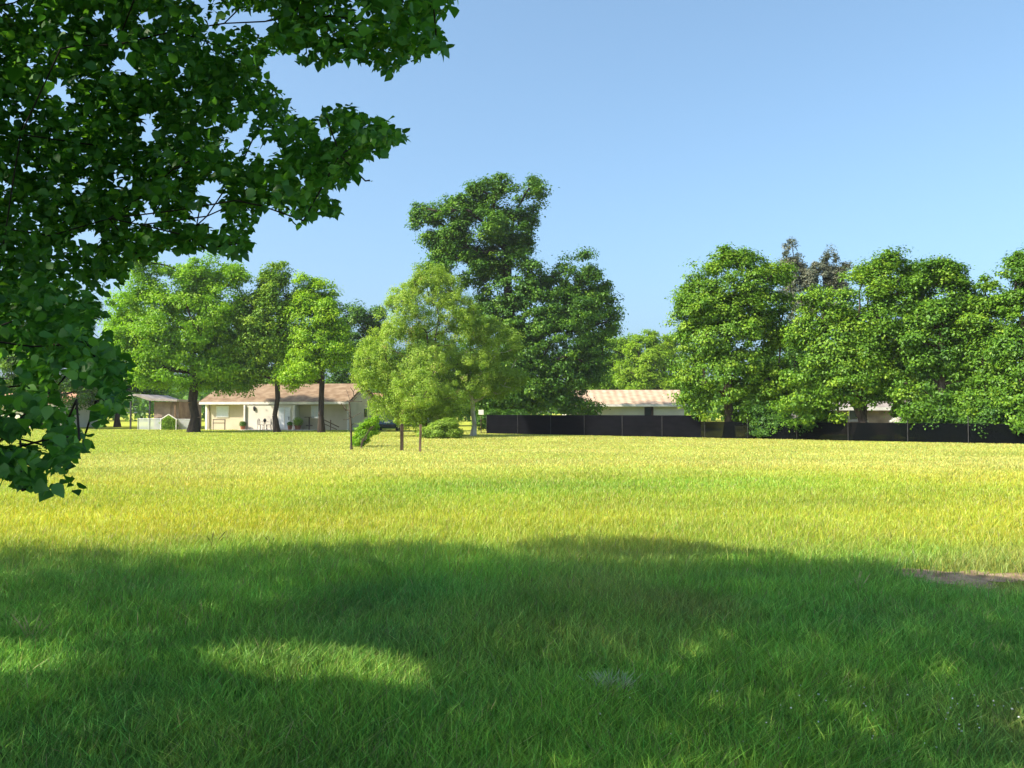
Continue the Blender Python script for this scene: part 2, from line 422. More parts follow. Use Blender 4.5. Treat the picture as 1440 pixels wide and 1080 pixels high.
# leaf colours (sun and sky light them; tint also darkens the shaded right row)
LEAF_BRIGHT = leaf_mat('leaf_bright', [(0.0, (0.070, 0.180, 0.010)), (0.5, (0.180, 0.350, 0.014)), (1.0, (0.32, 0.46, 0.02))], 0.40, gloss=0.015)
LEAF_GREEN = leaf_mat('leaf_green', [(0.0, (0.034, 0.100, 0.012)), (0.5, (0.105, 0.222, 0.016)), (1.0, (0.25, 0.36, 0.022))], 0.26, gloss=0.015)
LEAF_OAK = leaf_mat('leaf_oak', [(0.0, (0.024, 0.076, 0.016)), (0.5, (0.085, 0.195, 0.018)), (1.0, (0.22, 0.34, 0.025))], 0.28, gloss=0.015)
LEAF_PALE = leaf_mat('leaf_pale', [(0.0, (0.12, 0.22, 0.028)), (0.5, (0.255, 0.375, 0.050)), (0.9, (0.36, 0.46, 0.075)), (1.0, (0.42, 0.33, 0.16))], 0.38, gloss=0.01)
LEAF_YELLOW = leaf_mat('leaf_yellow', [(0.0, (0.10, 0.21, 0.014)), (0.5, (0.18, 0.31, 0.018)), (1.0, (0.28, 0.39, 0.025))], 0.45, gloss=0.01)
LEAF_PINE = leaf_mat('leaf_pine', [(0.0, (0.07, 0.095, 0.06)), (0.5, (0.15, 0.165, 0.11)), (0.8, (0.19, 0.19, 0.12)), (1.0, (0.26, 0.20, 0.12))], 0.15, gloss=0.015)
LEAF_NEAR = leaf_mat('leaf_near', [(0.0, (0.040, 0.125, 0.032)), (0.5, (0.085, 0.215, 0.042)), (1.0, (0.17, 0.34, 0.05))], 0.42, (1.4, 1.6, 0.5), 0.03)


# ================================================================== SETTING: ground, near trees, grass
def gcol(px, py, d): return W(px, py, d)

def ground_mat():
    m, t, out = new_mat('soil_and_thatch')
    geo = t.nodes.new('ShaderNodeNewGeometry')
    n1 = t.nodes.new('ShaderNodeTexNoise'); n1.inputs['Scale'].default_value = 0.16; n1.inputs['Detail'].default_value = 6
    n2 = t.nodes.new('ShaderNodeTexNoise'); n2.inputs['Scale'].default_value = 5.0; n2.inputs['Detail'].default_value = 8
    t.links.new(geo.outputs['Position'], n1.inputs[0]); t.links.new(geo.outputs['Position'], n2.inputs[0])
    sep = t.nodes.new('ShaderNodeSeparateXYZ'); t.links.new(geo.outputs['Position'], sep.inputs[0])
    mr = t.nodes.new('ShaderNodeMapRange'); mr.inputs[1].default_value = 6; mr.inputs[2].default_value = 13
    t.links.new(sep.outputs['Y'], mr.inputs[0])
    near = t.nodes.new('ShaderNodeMix'); near.data_type = 'RGBA'
    near.inputs[6].default_value = (0.040, 0.085, 0.016, 1); near.inputs[7].default_value = (0.085, 0.15, 0.030, 1)
    far = t.nodes.new('ShaderNodeMix'); far.data_type = 'RGBA'
    far.inputs[6].default_value = (0.20, 0.25, 0.03, 1); far.inputs[7].default_value = (0.40, 0.40, 0.07, 1)
    t.links.new(n2.outputs[0], near.inputs[0]); t.links.new(n1.outputs[0], far.inputs[0])
    mx = t.nodes.new('ShaderNodeMix'); mx.data_type = 'RGBA'
    t.links.new(mr.outputs[0], mx.inputs[0]); t.links.new(near.outputs[2], mx.inputs[6]); t.links.new(far.outputs[2], mx.inputs[7])
    b = t.nodes.new('ShaderNodeBsdfPrincipled'); b.inputs['Roughness'].default_value = 1.0; b.inputs['Specular IOR Level'].default_value = 0.0
    bp = t.nodes.new('ShaderNodeBump'); bp.inputs['Strength'].default_value = 0.6; bp.inputs['Distance'].default_value = 0.06
    t.links.new(n2.outputs[0], bp.inputs['Height']); t.links.new(bp.outputs[0], b.inputs['Normal'])
    t.links.new(mx.outputs[2], b.inputs[0]); t.links.new(b.outputs[0], out.inputs[0])
    return m
g = 2500.0
tag(np_mesh('ground', np.array([[-g, -g, 0], [g, -g, 0], [g, g, 0], [-g, g, 0]]), np.array([[0, 1, 2, 3]]), ground_mat()), kind='structure')

# bare dirt patch at the right, an irregular thin sheet
pc = G(1352, 812); ang = np.linspace(0, 2 * np.pi, 48, endpoint=False)
rr = 1 + 0.28 * np.sin(3 * ang + 1) + 0.16 * np.sin(7 * ang) + 0.10 * rng.normal(size=48)
DIRT_C = (pc.x, pc.y); DIRT_R = (0.66, 0.42)
dv = np.stack([pc.x + DIRT_R[0] * rr * np.cos(ang), pc.y + DIRT_R[1] * rr * np.sin(ang), np.full(48, 0.004)], 1)
dv = np.concatenate([dv, [[pc.x, pc.y, 0.02]]])
df = np.array([[k, (k + 1) % 48, 48] for k in range(48)])
tag(np_mesh('bare_dirt', dv, df, M['dirt']), kind='structure')

# ---- where the shade of the near tree lies on the grass (ground plan, metres)
edge_px = [(-400, 752), (0, 764), (120, 772), (230, 786), (300, 788), (400, 776), (520, 768), (640, 770), (720, 785), (800, 797), (900, 800),
           (1000, 800), (1100, 796), (1200, 797), (1300, 805), (1440, 816), (1800, 836)]
edge = np.array([[G(*p).x, G(*p).y] for p in edge_px])
far_px = [(730, 772), (790, 760), (900, 760), (980, 766), (1060, 780), (1150, 793)]    # a second, farther tongue of shade
fe = np.array([[G(*p).x, G(*p).y] for p in far_px])
def shaded(S):
    """True where the photograph has the ground in the tree's shade"""
    x, y = S[:, 0], S[:, 1]
    lim = np.interp(x / np.maximum(y, 1), edge[:, 0] / edge[:, 1], edge[:, 1]) + 0.25 * (fnoise(x, y, 1.1, 2) - 0.5)
    ok = y < lim
    f = np.interp(x / np.maximum(y, 1), fe[:, 0] / fe[:, 1], fe[:, 1], left=0, right=0)
    ok |= (y < f) & (y > lim + 0.18 + 0.12 * (fnoise(x, y, 0.8, 4)))
    for (px, py, ax, ay, dens) in ((462, 948, 0.86, 0.42, 1.0), (40, 936, 0.55, 0.27, 1.0), (1000, 938, 0.22, 0.10, 0.6), (1330, 838, 0.5, 0.12, 0.5), (590, 985, 0.34, 0.16, 0.5)):
        c = G(px, py)
        sl = -0.30 * (x - c.x)
        q = ((x - c.x) / ax) ** 2 + ((y - c.y - sl) / ay) ** 2 + 0.8 * (fnoise(x, y, 0.45, 7) - 0.5)
        ok &= ~((q < 1) & (rng.random(len(x)) < dens))
    return ok

canopy_px = np.array([(-900, -900), (-900, 680), (0, 668), (22, 676), (38, 702), (52, 684), (70, 690), (84, 682), (98, 698), (114, 690), (100, 668), (84, 652), (108, 640), (132, 618), (112, 602), (150, 596), (178, 562), (184, 505),
                      (164, 492), (150, 470), (158, 448), (130, 424), (156, 404), (176, 392), (184, 364), (215, 366), (226, 348), (262, 358), (300, 352), (330, 362), (352, 350), (358, 322), (362, 296), (384, 284), (398, 300), (420, 318), (440, 300),
                      (478, 302), (474, 280), (446, 268), (480, 258), (530, 256), (524, 238), (498, 226), (544, 214), (574, 190), (548, 172), (520, 164), (490, 148), (452, 150), (446, 172), (420, 168), (398, 132), (372, 104), (386, 74), (404, 78), (424, 96), (448, 88), (500, 82), (520, 90), (556, 106), (566, 92), (600, 78), (632, 70),
                      (618, 44), (608, 26), (640, 8), (655, -60), (700, -900)], float)
def in_poly(px, py, poly):
    n = len(poly); inside = np.zeros(len(px), bool); j = n - 1
    for i in range(n):
        xi, yi = poly[i]; xj, yj = poly[j]
        c = ((yi > py) != (yj > py)) & (px < (xj - xi) * (py - yi) / (yj - yi + 1e-12) + xi)
        inside ^= c; j = i
    return inside

def near_tree():
    base = np.array([-7.2, 0.6, 0.0])
    root = empty('shade_tree', tuple(base), 0, 'large dark shade tree whose leafy boughs overhang the upper left corner close to the camera', 'tree')
    # (a) the boughs in sight
    n = 14000
    px = rng.uniform(-260, 660, n); py = rng.uniform(-160, 700, n)
    k = in_poly(px, py, canopy_px); px, py = px[k], py[k]
    d = 5.9 - 2.0 * np.clip((py - 300) / 350, 0, 1) * np.clip(1.2 - px / 500, 0, 1) + rng.normal(size=len(px)) * 0.45
    d = np.where(px > 380, d - 0.5, d); d = np.clip(d, 3.3, 7.2)
    hole = vnoise(px, py, 70, 9) * 0.6 + vnoise(px, py, 28, 11) * 0.4
    # thinner where the sky shows through in the photograph
    thin = np.zeros(len(px))
    for (cx, cy, rx, ry, a) in ((330, 50, 60, 40, .30), (385, 90, 50, 35, .45), (390, 212, 60, 20, .40), (60, 390, 80, 45, .10), (175, 352, 40, 25, .30), (240, 115, 30, 50, .15),
                                (440, 225, 40, 14, .3), (60, 645, 60, 30, .20), (20, 620, 40, 40, .1)):
        thin = np.maximum(thin, 1.5 * a * np.exp(-((px - cx) / rx) ** 2 - ((py - cy) / ry) ** 2))
    k = hole > 0.27 + thin
    px, py, d = px[k], py[k], d[k]
    C = np.array([W(a, b, c) for a, b, c in zip(px, py, d)])
    C = C[rng.permutation(len(C))[:4300]]
    # each clump is a leafy twig: leaves strung along it, hanging a little
    tw = unit(np.stack([0.75 + 0.5 * rng.normal(size=len(C)), 0.15 + 0.5 * rng.normal(size=len(C)), -0.16 + 0.22 * rng.normal(size=len(C))], 1))
    per = 18; ci = np.repeat(np.arange(len(C)), per); f = rng.random(len(ci)) - 0.5
    P = C[ci] + tw[ci] * (f * 0.34)[:, None] + rng.normal(size=(len(ci), 3)) * 0.055
    N = unit(np.array([-0.1, -0.15, 0.75]) + 0.62 * rng.normal(size=(len(ci), 3)))
    tint = np.clip(0.42 + 0.16 * rng.normal(size=len(C))[ci] + 0.16 * rng.normal(size=len(ci)), 0, 1)
    size = 0.032 + 0.040 * rng.random(len(ci)) ** 1.3
    q = project(P); k = in_poly(q[0], q[1], canopy_px) | (rng.random(len(ci)) < 0.0)
    h = vnoise(q[0], q[1], 24, 21); k &= ~((h < 0.21))
    P, N, tint, size = P[k], N[k], tint[k], size[k]
    # (b) the rest of the crown, overhead and to the left, out of the frame, shading the grass
    m = 420000
    S = np.stack([rng.uniform(-17, 13, m), rng.uniform(-1, 12.5, m)], 1)
    S = S[shaded(S)]
    h = rng.uniform(3.4, 12.5, len(S))
    Q = np.stack([S[:, 0] - LD[0] / -LD[2] * h, S[:, 1] - LD[1] / -LD[2] * h, h], 1)
    e = ((Q[:, 0] + 7.0) / 9.2) ** 2 + ((Q[:, 1] - 1.8) / 7.2) ** 2 + ((Q[:, 2] - 7.6) / 5.2) ** 2
    u, v, fz = project(Q)
    vis = (fz > 0.2) & (u > -60) & (u < 1500) & (v > -60) & (v < 1140)
    inside = in_poly(u, v, canopy_px) & (fz > 3.5) & (rng.random(len(u)) < 0.35)
    keep = (e < 1.0 + 0.1 * rng.normal(size=len(Q))) & (~vis | inside) & (np.linalg.norm(Q - np.array([0, 0, 1.65]), axis=1) > 2.6)
    cl = vnoise(Q[:, 0] + Q[:, 2] * 0.5, Q[:, 1] - Q[:, 2] * 0.3, 0.9, 31); keep &= cl > 0.25
    # a thinner place in the crown lets sun reach the leaves at the upper left
    tt_ = (5.3 - Q[:, 1]) / LD[1]; R_ = Q + LD * tt_[:, None]; u2, v2, _f = project(R_)
    keep &= ~((tt_ > 0.5) & ((((u2 - 90) / 150) ** 2 + ((v2 - 110) / 130) ** 2 < 1) | (((u2 - 470) / 110) ** 2 + ((v2 - 50) / 60) ** 2 < 1)) & (rng.random(len(Q)) < 0.75))
    Q = Q[keep]; Q = Q[rng.permutation(len(Q))[:34000]]
    N2 = unit(np.array([-0.35, -0.25, 0.7]) + 0.5 * rng.normal(size=(len(Q), 3)))
    P2, t2, s2 = Q, np.clip(0.45 + 0.18 * rng.normal(size=len(Q)), 0, 1), rng.uniform(0.10, 0.17, len(Q))
    # no leaf may throw shade onto the sunlit meadow or the sunny patches
    S1 = P[:, :2] + LD[:2] / -LD[2] * P[:, 2:3]
    k = shaded(S1) | (rng.random(len(P)) < 0.04)
    print('near leaves', len(P), k.sum(), 'shade leaves', len(P2))
    P, N, tint, size = P[k], N[k], tint[k], size[k]
    V, F, tt = leaves(np.concatenate([P, P2]) - base, np.concatenate([N, N2]), np.concatenate([size, s2]), np.concatenate([tint, t2]), BROAD, 0.8)
    np_mesh('crown', V, F, LEAF_NEAR, root, tint=tt)
    # wood: bole, limbs, and twigs out to the clumps
    rn = [np.array([0, 0, -0.2])] + [np.array([0.10 * math.sin(k), 0.12 * math.cos(1.7 * k), 0.95 * k]) for k in range(1, 8)]
    def bare(X):
        u_, v_, f_ = project(X + base)
        return ((f_ > 0.3) & (u_ > -40) & (u_ < 1480) & (v_ > -40) & (v_ < 1120) & ~in_poly(u_, v_, canopy_px)).astype(float)
    T1 = C[rng.choice(len(C), 330, replace=False)] - base
    T2 = P2[rng.choice(len(P2), 120, replace=False)] - base
    nodes, par, load = tree_edges(rn[2:], np.concatenate([T1, T2]), 0.25, 0.45, bare)
    nodes = rn[:2] + nodes; par = [-1, 0] + [1 if p < 0 else p + 2 for p in par]; load = np.concatenate([[load[0] * 1.1, load[0] * 1.03], load])
    away = np.linalg.norm(np.array(nodes)[:, :2], axis=1)
    cap = np.where(np.arange(len(nodes)) < 8, 1.0, np.clip(0.16 - 0.045 * (away - 1.5), 0.005, 0.16))
    limb_mesh('trunk', nodes, par, load, 0.34, 0.004, M['bark_dark'], root, 8, cap=cap)
near_tree()

# ---- grass: one blade mesh, blade density falling with distance
def turf_zone_colour(x, y):  # turf's own tone by place: green near, yellow meadow beyond
    n1 = fnoise(x, y * 0.6, 5.0, 1); n2 = fnoise(x, y, 1.3, 2); n3 = fnoise(x * 0.35, y, 3.2, 6); n4 = fnoise(x, y, 0.5, 8)
    c = lambda *v: np.array(v, float)
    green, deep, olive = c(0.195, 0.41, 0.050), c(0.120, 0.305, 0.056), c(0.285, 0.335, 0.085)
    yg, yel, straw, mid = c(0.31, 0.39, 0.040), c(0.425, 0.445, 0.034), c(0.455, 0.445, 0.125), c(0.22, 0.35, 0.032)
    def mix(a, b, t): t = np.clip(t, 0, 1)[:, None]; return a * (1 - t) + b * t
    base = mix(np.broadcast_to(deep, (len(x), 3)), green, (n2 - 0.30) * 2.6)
    base = mix(base, olive, ((fnoise(x, y, 2.2, 12) - 0.52) * 4 + 0.25 * (y > 6.5)) * np.clip(0.35 + x * 0.12, 0, 1))
    mea = mix(np.broadcast_to(yg, (len(x), 3)), yel, (n3 - 0.42) * 3.0)
    mea = mix(mea, straw, np.clip((y - 19 + 6 * (n1 - 0.5)) / 8, 0, 1) * (0.30 + 0.9 * (n3)))
    band = np.exp(-((y - 18.5 - 0.16 * x) / 3.4) ** 2) * np.clip((x + 6) / 4, 0, 1) * np.clip((11 - x) / 5, 0, 1)
    mea = mix(mea, mid, band * (0.55 + 1.1 * (n3 - 0.25)))
    mea = mix(mea, yel, np.exp(-((y - 12.8) / 1.9) ** 2) * np.clip((n1 - 0.25) * 2.2, 0, 1))
    mea = mix(mea, yg, np.clip((-x - 6) / 14, 0, 0.8) * np.clip((y - 25) / 12, 0, 1))
    mea = mea * (0.80 + 0.42 * fnoise(x, y * 0.8, 2.4, 27))[:, None] * (0.88 + 0.26 * fnoise(x * 0.25, y, 1.1, 29))[:, None]
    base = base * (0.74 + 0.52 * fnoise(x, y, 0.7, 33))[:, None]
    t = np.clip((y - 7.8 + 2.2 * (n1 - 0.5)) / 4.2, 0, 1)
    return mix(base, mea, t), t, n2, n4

def blade_mat():
    m, t, out = new_mat('grass_blades')
    at = t.nodes.new('ShaderNodeAttribute'); at.attribute_name = 'blade'
    d = t.nodes.new('ShaderNodeBsdfDiffuse'); tr = t.nodes.new('ShaderNodeBsdfTranslucent')
    t.links.new(at.outputs['Color'], d.inputs[0]); t.links.new(at.outputs['Color'], tr.inputs[0])
    mx = t.nodes.new('ShaderNodeMixShader'); mx.inputs[0].default_value = 0.44
    t.links.new(d.outputs[0], mx.inputs[1]); t.links.new(tr.outputs[0], mx.inputs[2])
    g = t.nodes.new('ShaderNodeBsdfGlossy'); g.inputs['Roughness'].default_value = 0.5; g.inputs[0].default_value = (0.8, 0.85, 0.8, 1)
    mg = t.nodes.new('ShaderNodeMixShader'); mg.inputs[0].default_value = 0.025
    t.links.new(mx.outputs[0], mg.inputs[1]); t.links.new(g.outputs[0], mg.inputs[2]); t.links.new(mg.outputs[0], out.inputs[0])
    return m

FA, FB = G(685, 609.8), G(1440, 625)              # the black fence line
def fence_y(x): return FA.y + (x - FA.x) * (FB.y - FA.y) / (FB.x - FA.x)

def grass(n=1050000):
    d = np.exp(rng.uniform(math.log(2.6), math.log(92), n)); x = d * rng.uniform(-0.70, 0.70, n)
    ne = 420000                                      # the same turf carried on to either side
    de = np.exp(rng.uniform(math.log(1.2), math.log(60), ne)); xe = (0.70 * de + rng.random(ne) ** 1.4 * 6.5) * np.where(rng.random(ne) < 0.5, -1, 1)
    de = np.maximum(de, 0.6)
    d = np.concatenate([d, de]); x = np.concatenate([x, xe]); n = len(d); side = np.arange(n) >= n - ne
    far = np.where(x > FA.x, fence_y(x) - 0.25, 79.0 - 0.14 * (x + 15))
    ok = d < far
    q = ((x - DIRT_C[0]) / (DIRT_R[0] * 1.0)) ** 2 + ((d - DIRT_C[1]) / (DIRT_R[1] * 1.05)) ** 2
    ok &= ~((q < 1.0 + 0.5 * (fnoise(x, d, 0.25, 44) - 0.5)) & (rng.random(n) < 0.78))
    # tufting: blades crowd together, with thin spots between
    tuft = fnoise(x, d, 0.35, 15); ok &= rng.random(n) < np.where(d < 14, np.clip(0.35 + 1.6 * (tuft - 0.2), 0.1, 1), 1)
    x, d, side = x[ok], d[ok], side[ok]; n = len(x)
    col, t, n2, n4 = turf_zone_colour(x, d)
    hgt = (0.105 + 0.075 * (n2 - 0.3) + 0.05 * (n4 - 0.4)) * (1 - t) + t * (0.060 + 0.05 * (n2 - 0.3) + 0.045 * fnoise(x, d, 3.0, 19))
    hgt = np.clip(hgt, 0.04, 0.6) * rng.uniform(0.55, 1.45, n)
    # seed stalks stand taller in the meadow
    stalk = rng.random(n) < 0.035 * t
    hgt = np.where(stalk, hgt * 1.5, hgt) * np.clip(1.15 - d / 60, 0.55, 1)
    q2 = ((x - DIRT_C[0]) / 0.75) ** 2; hgt = np.where((q2 < 1) & (d < DIRT_C[1]) & (d > DIRT_C[1] - 1.0), hgt * (0.30 + 0.4 * q2), hgt)
    broad = (rng.random(n) < 0.03) & (d < 11); hgt = np.where(broad, hgt * 0.55, hgt)
    w = np.maximum(0.0052, 0.00058 * d) * rng.uniform(0.7, 1.4, n); w = np.where(side, w * 2.0, w); w = np.where(stalk, w * 0.6, w); w = np.where(broad, w * 2.6, w)
    a = rng.uniform(0, 2 * math.pi, n); lean = rng.uniform(0.1, 1.1, n) * hgt
    lean = np.where(stalk, lean * 0.4, lean)
    lx, ly = np.cos(a) * lean + 0.10 * hgt, np.sin(a) * lean
    b = rng.uniform(0, math.pi, n); wx, wy = np.cos(b) * w * 0.5, np.sin(b) * w * 0.5
    z0 = np.full(n, -0.01)
    V = np.stack([np.stack([x - wx, d - wy, z0], 1), np.stack([x + wx, d + wy, z0], 1),
                  np.stack([x + lx * .35 + wx * .85, d + ly * .35 + wy * .85, hgt * .6], 1), np.stack([x + lx * .35 - wx * .85, d + ly * .35 - wy * .85, hgt * .6], 1),
                  np.stack([x + lx, d + ly, hgt * np.where(stalk, 1.0, 0.96)], 1)], 1)
    var = np.exp((0.15 + 0.30 * np.clip((12 - d) / 8, 0, 1))[:, None] * rng.normal(size=(n, 1)) - 0.02); hue = rng.normal(size=n)
    c = col * var * np.stack([1 + 0.14 * hue, 1 - 0.02 * hue, 1 - 0.05 * hue], 1)
    dead = rng.random(n) < 0.035 + 0.03 * (fnoise(x, d, 1.0, 22) > 0.6)
    c[dead] = np.array([0.26, 0.225, 0.11]) * var[dead]
    c[stalk] = np.array([0.50, 0.46, 0.14]) * var[stalk]
    c = np.clip(c, 0.004, 0.75)
    col5 = np.repeat(c[:, None], 5, 1)
    col5[:, 4] = np.clip(col5[:, 4] * np.array([1.12, 1.05, 0.95]), 0, 0.8)
    b0 = (np.arange(n) * 5)[:, None]
    F = np.concatenate([b0 + np.array([[0, 1, 2]]), b0 + np.array([[0, 2, 3]]), b0 + np.array([[3, 2, 4]])])
    o = np_mesh('grass', V.reshape(-1, 3), F, blade_mat(), color=col5.reshape(-1, 3))
    tag(o, 'uncut grass of the open lot, deep green up close and yellow beyond', 'grass', kind='stuff')
grass()

# white clover heads low in the right corner: one mass of little flower heads
def clover():
    V, F = [], []
    tpl = bmesh.new(); bmesh.ops.create_icosphere(tpl, subdivisions=1, radius=1.0)
    tv = np.array([v.co[:] for v in tpl.verts]); tf = np.array([[v.index for v in f.verts] for f in tpl.faces]); tpl.free()
    n = 70; px = 1440 - np.abs(rng.normal(size=n)) * 260; py = 1040 + rng.normal(size=n) * 28; py = np.clip(py, 960, 1085)
    for k in range(n):
        p = G(px[k], py[k]); r = rng.uniform(0.0035, 0.0065)
        F.append(tf + len(V) * len(tv)); V.append(tv * r * np.array([1, 1, 0.9]) + np.array([p.x, p.y, rng.uniform(0.07, 0.15)]))
    tag(np_mesh('clover', np.concatenate(V), np.concatenate(F), M['petal_white']), 'white clover heads speckling the grass at the lower right', 'clover', kind='stuff')
clover()

# ================================================================== TREES beyond the field
def T(*a, **k): return make_tree(*a, **k)
GRP_L, GRP_R = 'trees in front of the cream house', 'trees behind the black fence'

T('broad_tree', 'broad bright green tree with thick dark trunk left of the cream house', 'tree', W(272, 603, 71).xy,
  PL(71, (250, 455, 92, 70), (238, 402, 58, 42), (312, 425, 48, 52), (198, 440, 50, 50), (255, 522, 72, 32), (322, 505, 22, 38), (292, 378, 46, 26), (325, 405, 16, 28), (178, 500, 30, 30), (290, 480, 60, 50), (220, 470, 60, 60), (265, 410, 50, 40), (310, 530, 40, 24)),
  LEAF_BRIGHT, M['bark_dark'], 0.38, 38000, 0.27, 0.50, (0.6, 1.2), GRP_L, 0.12)
T('slender_tree', 'slim dark trunked tree in front of the white porch, green crown dipping over the roof', 'tree', W(390, 605, 71).xy,
  PL(71, (388, 425, 31, 46), (362, 470, 36, 42), (390, 384, 22, 20), (352, 518, 32, 28), (408, 505, 25, 38), (338, 543, 20, 16), (345, 440, 22, 30), (382, 460, 34, 48), (378, 405, 22, 26)),
  LEAF_GREEN, M['bark_dark'], 0.22, 20000, 0.25, 0.62, (0.5, 1.0), GRP_L, 0.14, tint_mid=0.62)
T('slender_tree', 'slim dark trunked tree with yellow green crown before the right part of the red roof', 'tree', W(452, 605, 70.5).xy,
  PL(70.5, (438, 452, 35, 50), (426, 402, 20, 22), (456, 418, 20, 26), (434, 508, 40, 32), (474, 478, 24, 38), (410, 530, 24, 22), (445, 480, 38, 42), (440, 425, 26, 32)),
  LEAF_BRIGHT, M['bark_dark'], 0.24, 20000, 0.25, 0.62, (0.5, 1.0), GRP_L, 0.14, tint_mid=0.68)
T('dark_tree', 'dark green tree behind the cream house ridge, between the slim tree and the pale tree', 'tree', W(505, 600, 98).xy,
  PL(98, (500, 468, 36, 40), (518, 508, 36, 44), (488, 520, 34, 40), (470, 450, 26, 30), (530, 455, 20, 30)),
  LEAF_OAK, M['bark_dark'], 0.3, 15000, 0.32, 0.6, (0.7, 1.3), None, 0.2, tint_mid=0.35)
T('pale_tree', 'feathery pale yellow green tree in front of the big oak, low spreading crown', 'tree', W(600, 615, 58).xy,
  PL(58, (592, 445, 54, 50), (606, 396, 30, 24), (560, 500, 54, 52), (636, 460, 52, 54), (612, 540, 76, 46), (670, 505, 40, 46), (520, 510, 28, 32), (575, 568, 44, 32), (622, 568, 30, 28), (585, 385, 14, 16), (630, 405, 22, 22), (548, 570, 34, 26), (596, 588, 36, 20), (535, 540, 36, 34)),
  LEAF_PALE, M['bark'], 0.09, 60000, 0.13, 0.60, (0.25, 0.6), None, 0.10, up=0.3, stems=3, flat=1.3, tint_var=0.26, n_limb=60)
T('pale_trunk_tree', 'small tree on a bare whitish trunk at the right edge of the pale tree', 'tree', W(665, 612, 60).xy,
  PL(60, (685, 525, 42, 34), (700, 485, 36, 40), (672, 540, 36, 18), (715, 530, 26, 30)),
  LEAF_PALE, M['bark_pale'], 0.17, 13000, 0.16, 0.60, (0.4, 0.8), None, 0.28, tint_mid=0.30, lean=(-0.2, 0))
T('oak_tree', 'tallest tree, a big dark oak with a ragged crown rising over the fence', 'tree', W(715, 604, 75).xy,
  PL(75, (672, 330, 62, 44), (628, 318, 38, 34), (596, 305, 30, 22), (700, 288, 48, 34), (752, 276, 23, 24), (684, 268, 30, 22), (650, 372, 56, 36), (718, 398, 58, 50), (772, 425, 46, 46),
     (800, 385, 30, 32), (822, 368, 18, 20), (832, 415, 30, 40), (850, 436, 26, 34), (790, 482, 66, 58), (740, 500, 58, 60), (800, 535, 46, 36), (832, 500, 32, 40), (700, 470, 56, 60), (755, 562, 50, 22), (838, 578, 13, 14), (806, 570, 26, 16), (690, 545, 50, 36), (650, 300, 30, 26), (720, 320, 40, 34), (640, 345, 44, 30), (700, 355, 50, 34), (745, 440, 50, 50), (720, 540, 60, 44)),
  LEAF_OAK, M['bark_dark'], 0.62, 68000, 0.29, 0.72, (0.6, 1.15), None, 0.20, n_limb=80, tint_mid=0.42)
T('far_tree', 'dull yellow green tree far off, just right of the big oak above the tan roof', 'tree', W(856, 590, 118).xy,
  PL(118, (856, 500, 38, 30), (840, 530, 36, 34), (882, 520, 30, 40), (868, 550, 40, 24)), LEAF_YELLOW, M['bark'], 0.3, 15000, 0.38, 0.6, (0.8, 1.4), None, 0.05, tint_mid=0.32)
T('far_tree', 'bright yellow green tree far off, touching the left edge of the right hand tree row', 'tree', W(912, 590, 112).xy,
  PL(112, (908, 496, 26, 34), (928, 522, 30, 40), (898, 530, 30, 34), (944, 498, 22, 34), (920, 550, 40, 24)), LEAF_YELLOW, M['bark'], 0.3, 15000, 0.36, 0.6, (0.7, 1.3), None, 0.05, tint_mid=0.62)
T('row_tree', 'tall upright leafy tree at the left end of the row behind the black fence', 'tree', W(1025, 612, 54.9).xy,
  PL(54.9, (1022, 396, 60, 44), (1068, 405, 44, 52), (985, 425, 36, 46), (1030, 470, 74, 58), (956, 455, 18, 34), (1010, 530, 66, 48), (1080, 495, 38, 66), (1058, 565, 46, 28), (998, 578, 26, 16), (965, 510, 22, 40), (1040, 365, 30, 18), (1000, 400, 36, 36), (1045, 430, 60, 44), (1010, 450, 50, 44), (1085, 545, 34, 44), (975, 545, 30, 40), (1100, 450, 22, 50), (1060, 588, 40, 14), (1100, 575, 30, 22)),
  LEAF_GREEN, M['bark'], 0.30, 36000, 0.22, 0.66, (0.45, 0.95), GRP_R, 0.25, tint_mid=0.55)
T('row_tree', 'wide rounded leafy tree near the middle of the row, in front of the brownish pine', 'tree', W(1210, 612, 50.2).xy,
  PL(50.2, (1205, 425, 54, 44), (1172, 478, 40, 58), (1255, 395, 58, 34), (1240, 465, 62, 54), (1190, 538, 58, 42), (1290, 385, 30, 22), (1255, 535, 46, 34), (1150, 520, 22, 44), (1225, 385, 30, 22), (1215, 500, 50, 44), (1145, 560, 26, 24), (1290, 440, 34, 40), (1165, 585, 26, 16), (1290, 575, 34, 20), (1132, 480, 24, 40), (1128, 540, 26, 40), (1140, 430, 24, 26), (1120, 575, 30, 24)),
  LEAF_GREEN, M['bark'], 0.26, 34000, 0.21, 0.62, (0.45, 0.95), GRP_R, 0.25, stems=2, lean=(0.4, 0), tint_mid=0.50)
T('row_tree', 'leafy tree of the row with round top, second from the right edge, behind the fence', 'tree', W(1325, 614, 48.0).xy,
  PL(48.0, (1318, 412, 46, 40), (1322, 480, 56, 60), (1300, 556, 44, 34), (1345, 540, 40, 46), (1340, 385, 20, 18), (1350, 430, 30, 40), (1365, 500, 36, 60), (1330, 580, 50, 22), (1320, 596, 40, 14), (1355, 592, 34, 16)),
  LEAF_GREEN, M['bark'], 0.24, 24000, 0.21, 0.64, (0.45, 0.95), GRP_R, 0.25, tint_mid=0.34)  # lower tint puts the neighbour tree's shade into the leaf colour
T('row_tree', 'narrow pointed tree of the row between two larger trees, low branch lit yellow', 'tree', W(1386, 616, 46.6).xy,
  PL(46.6, (1382, 412, 22, 32), (1384, 455, 30, 40), (1392, 520, 34, 56), (1398, 482, 22, 14), (1400, 440, 22, 36), (1385, 570, 40, 30), (1390, 594, 40, 16)),
  LEAF_GREEN, M['bark'], 0.2, 15000, 0.2, 0.66, (0.4, 0.85), GRP_R, 0.25, tint_mid=0.5)
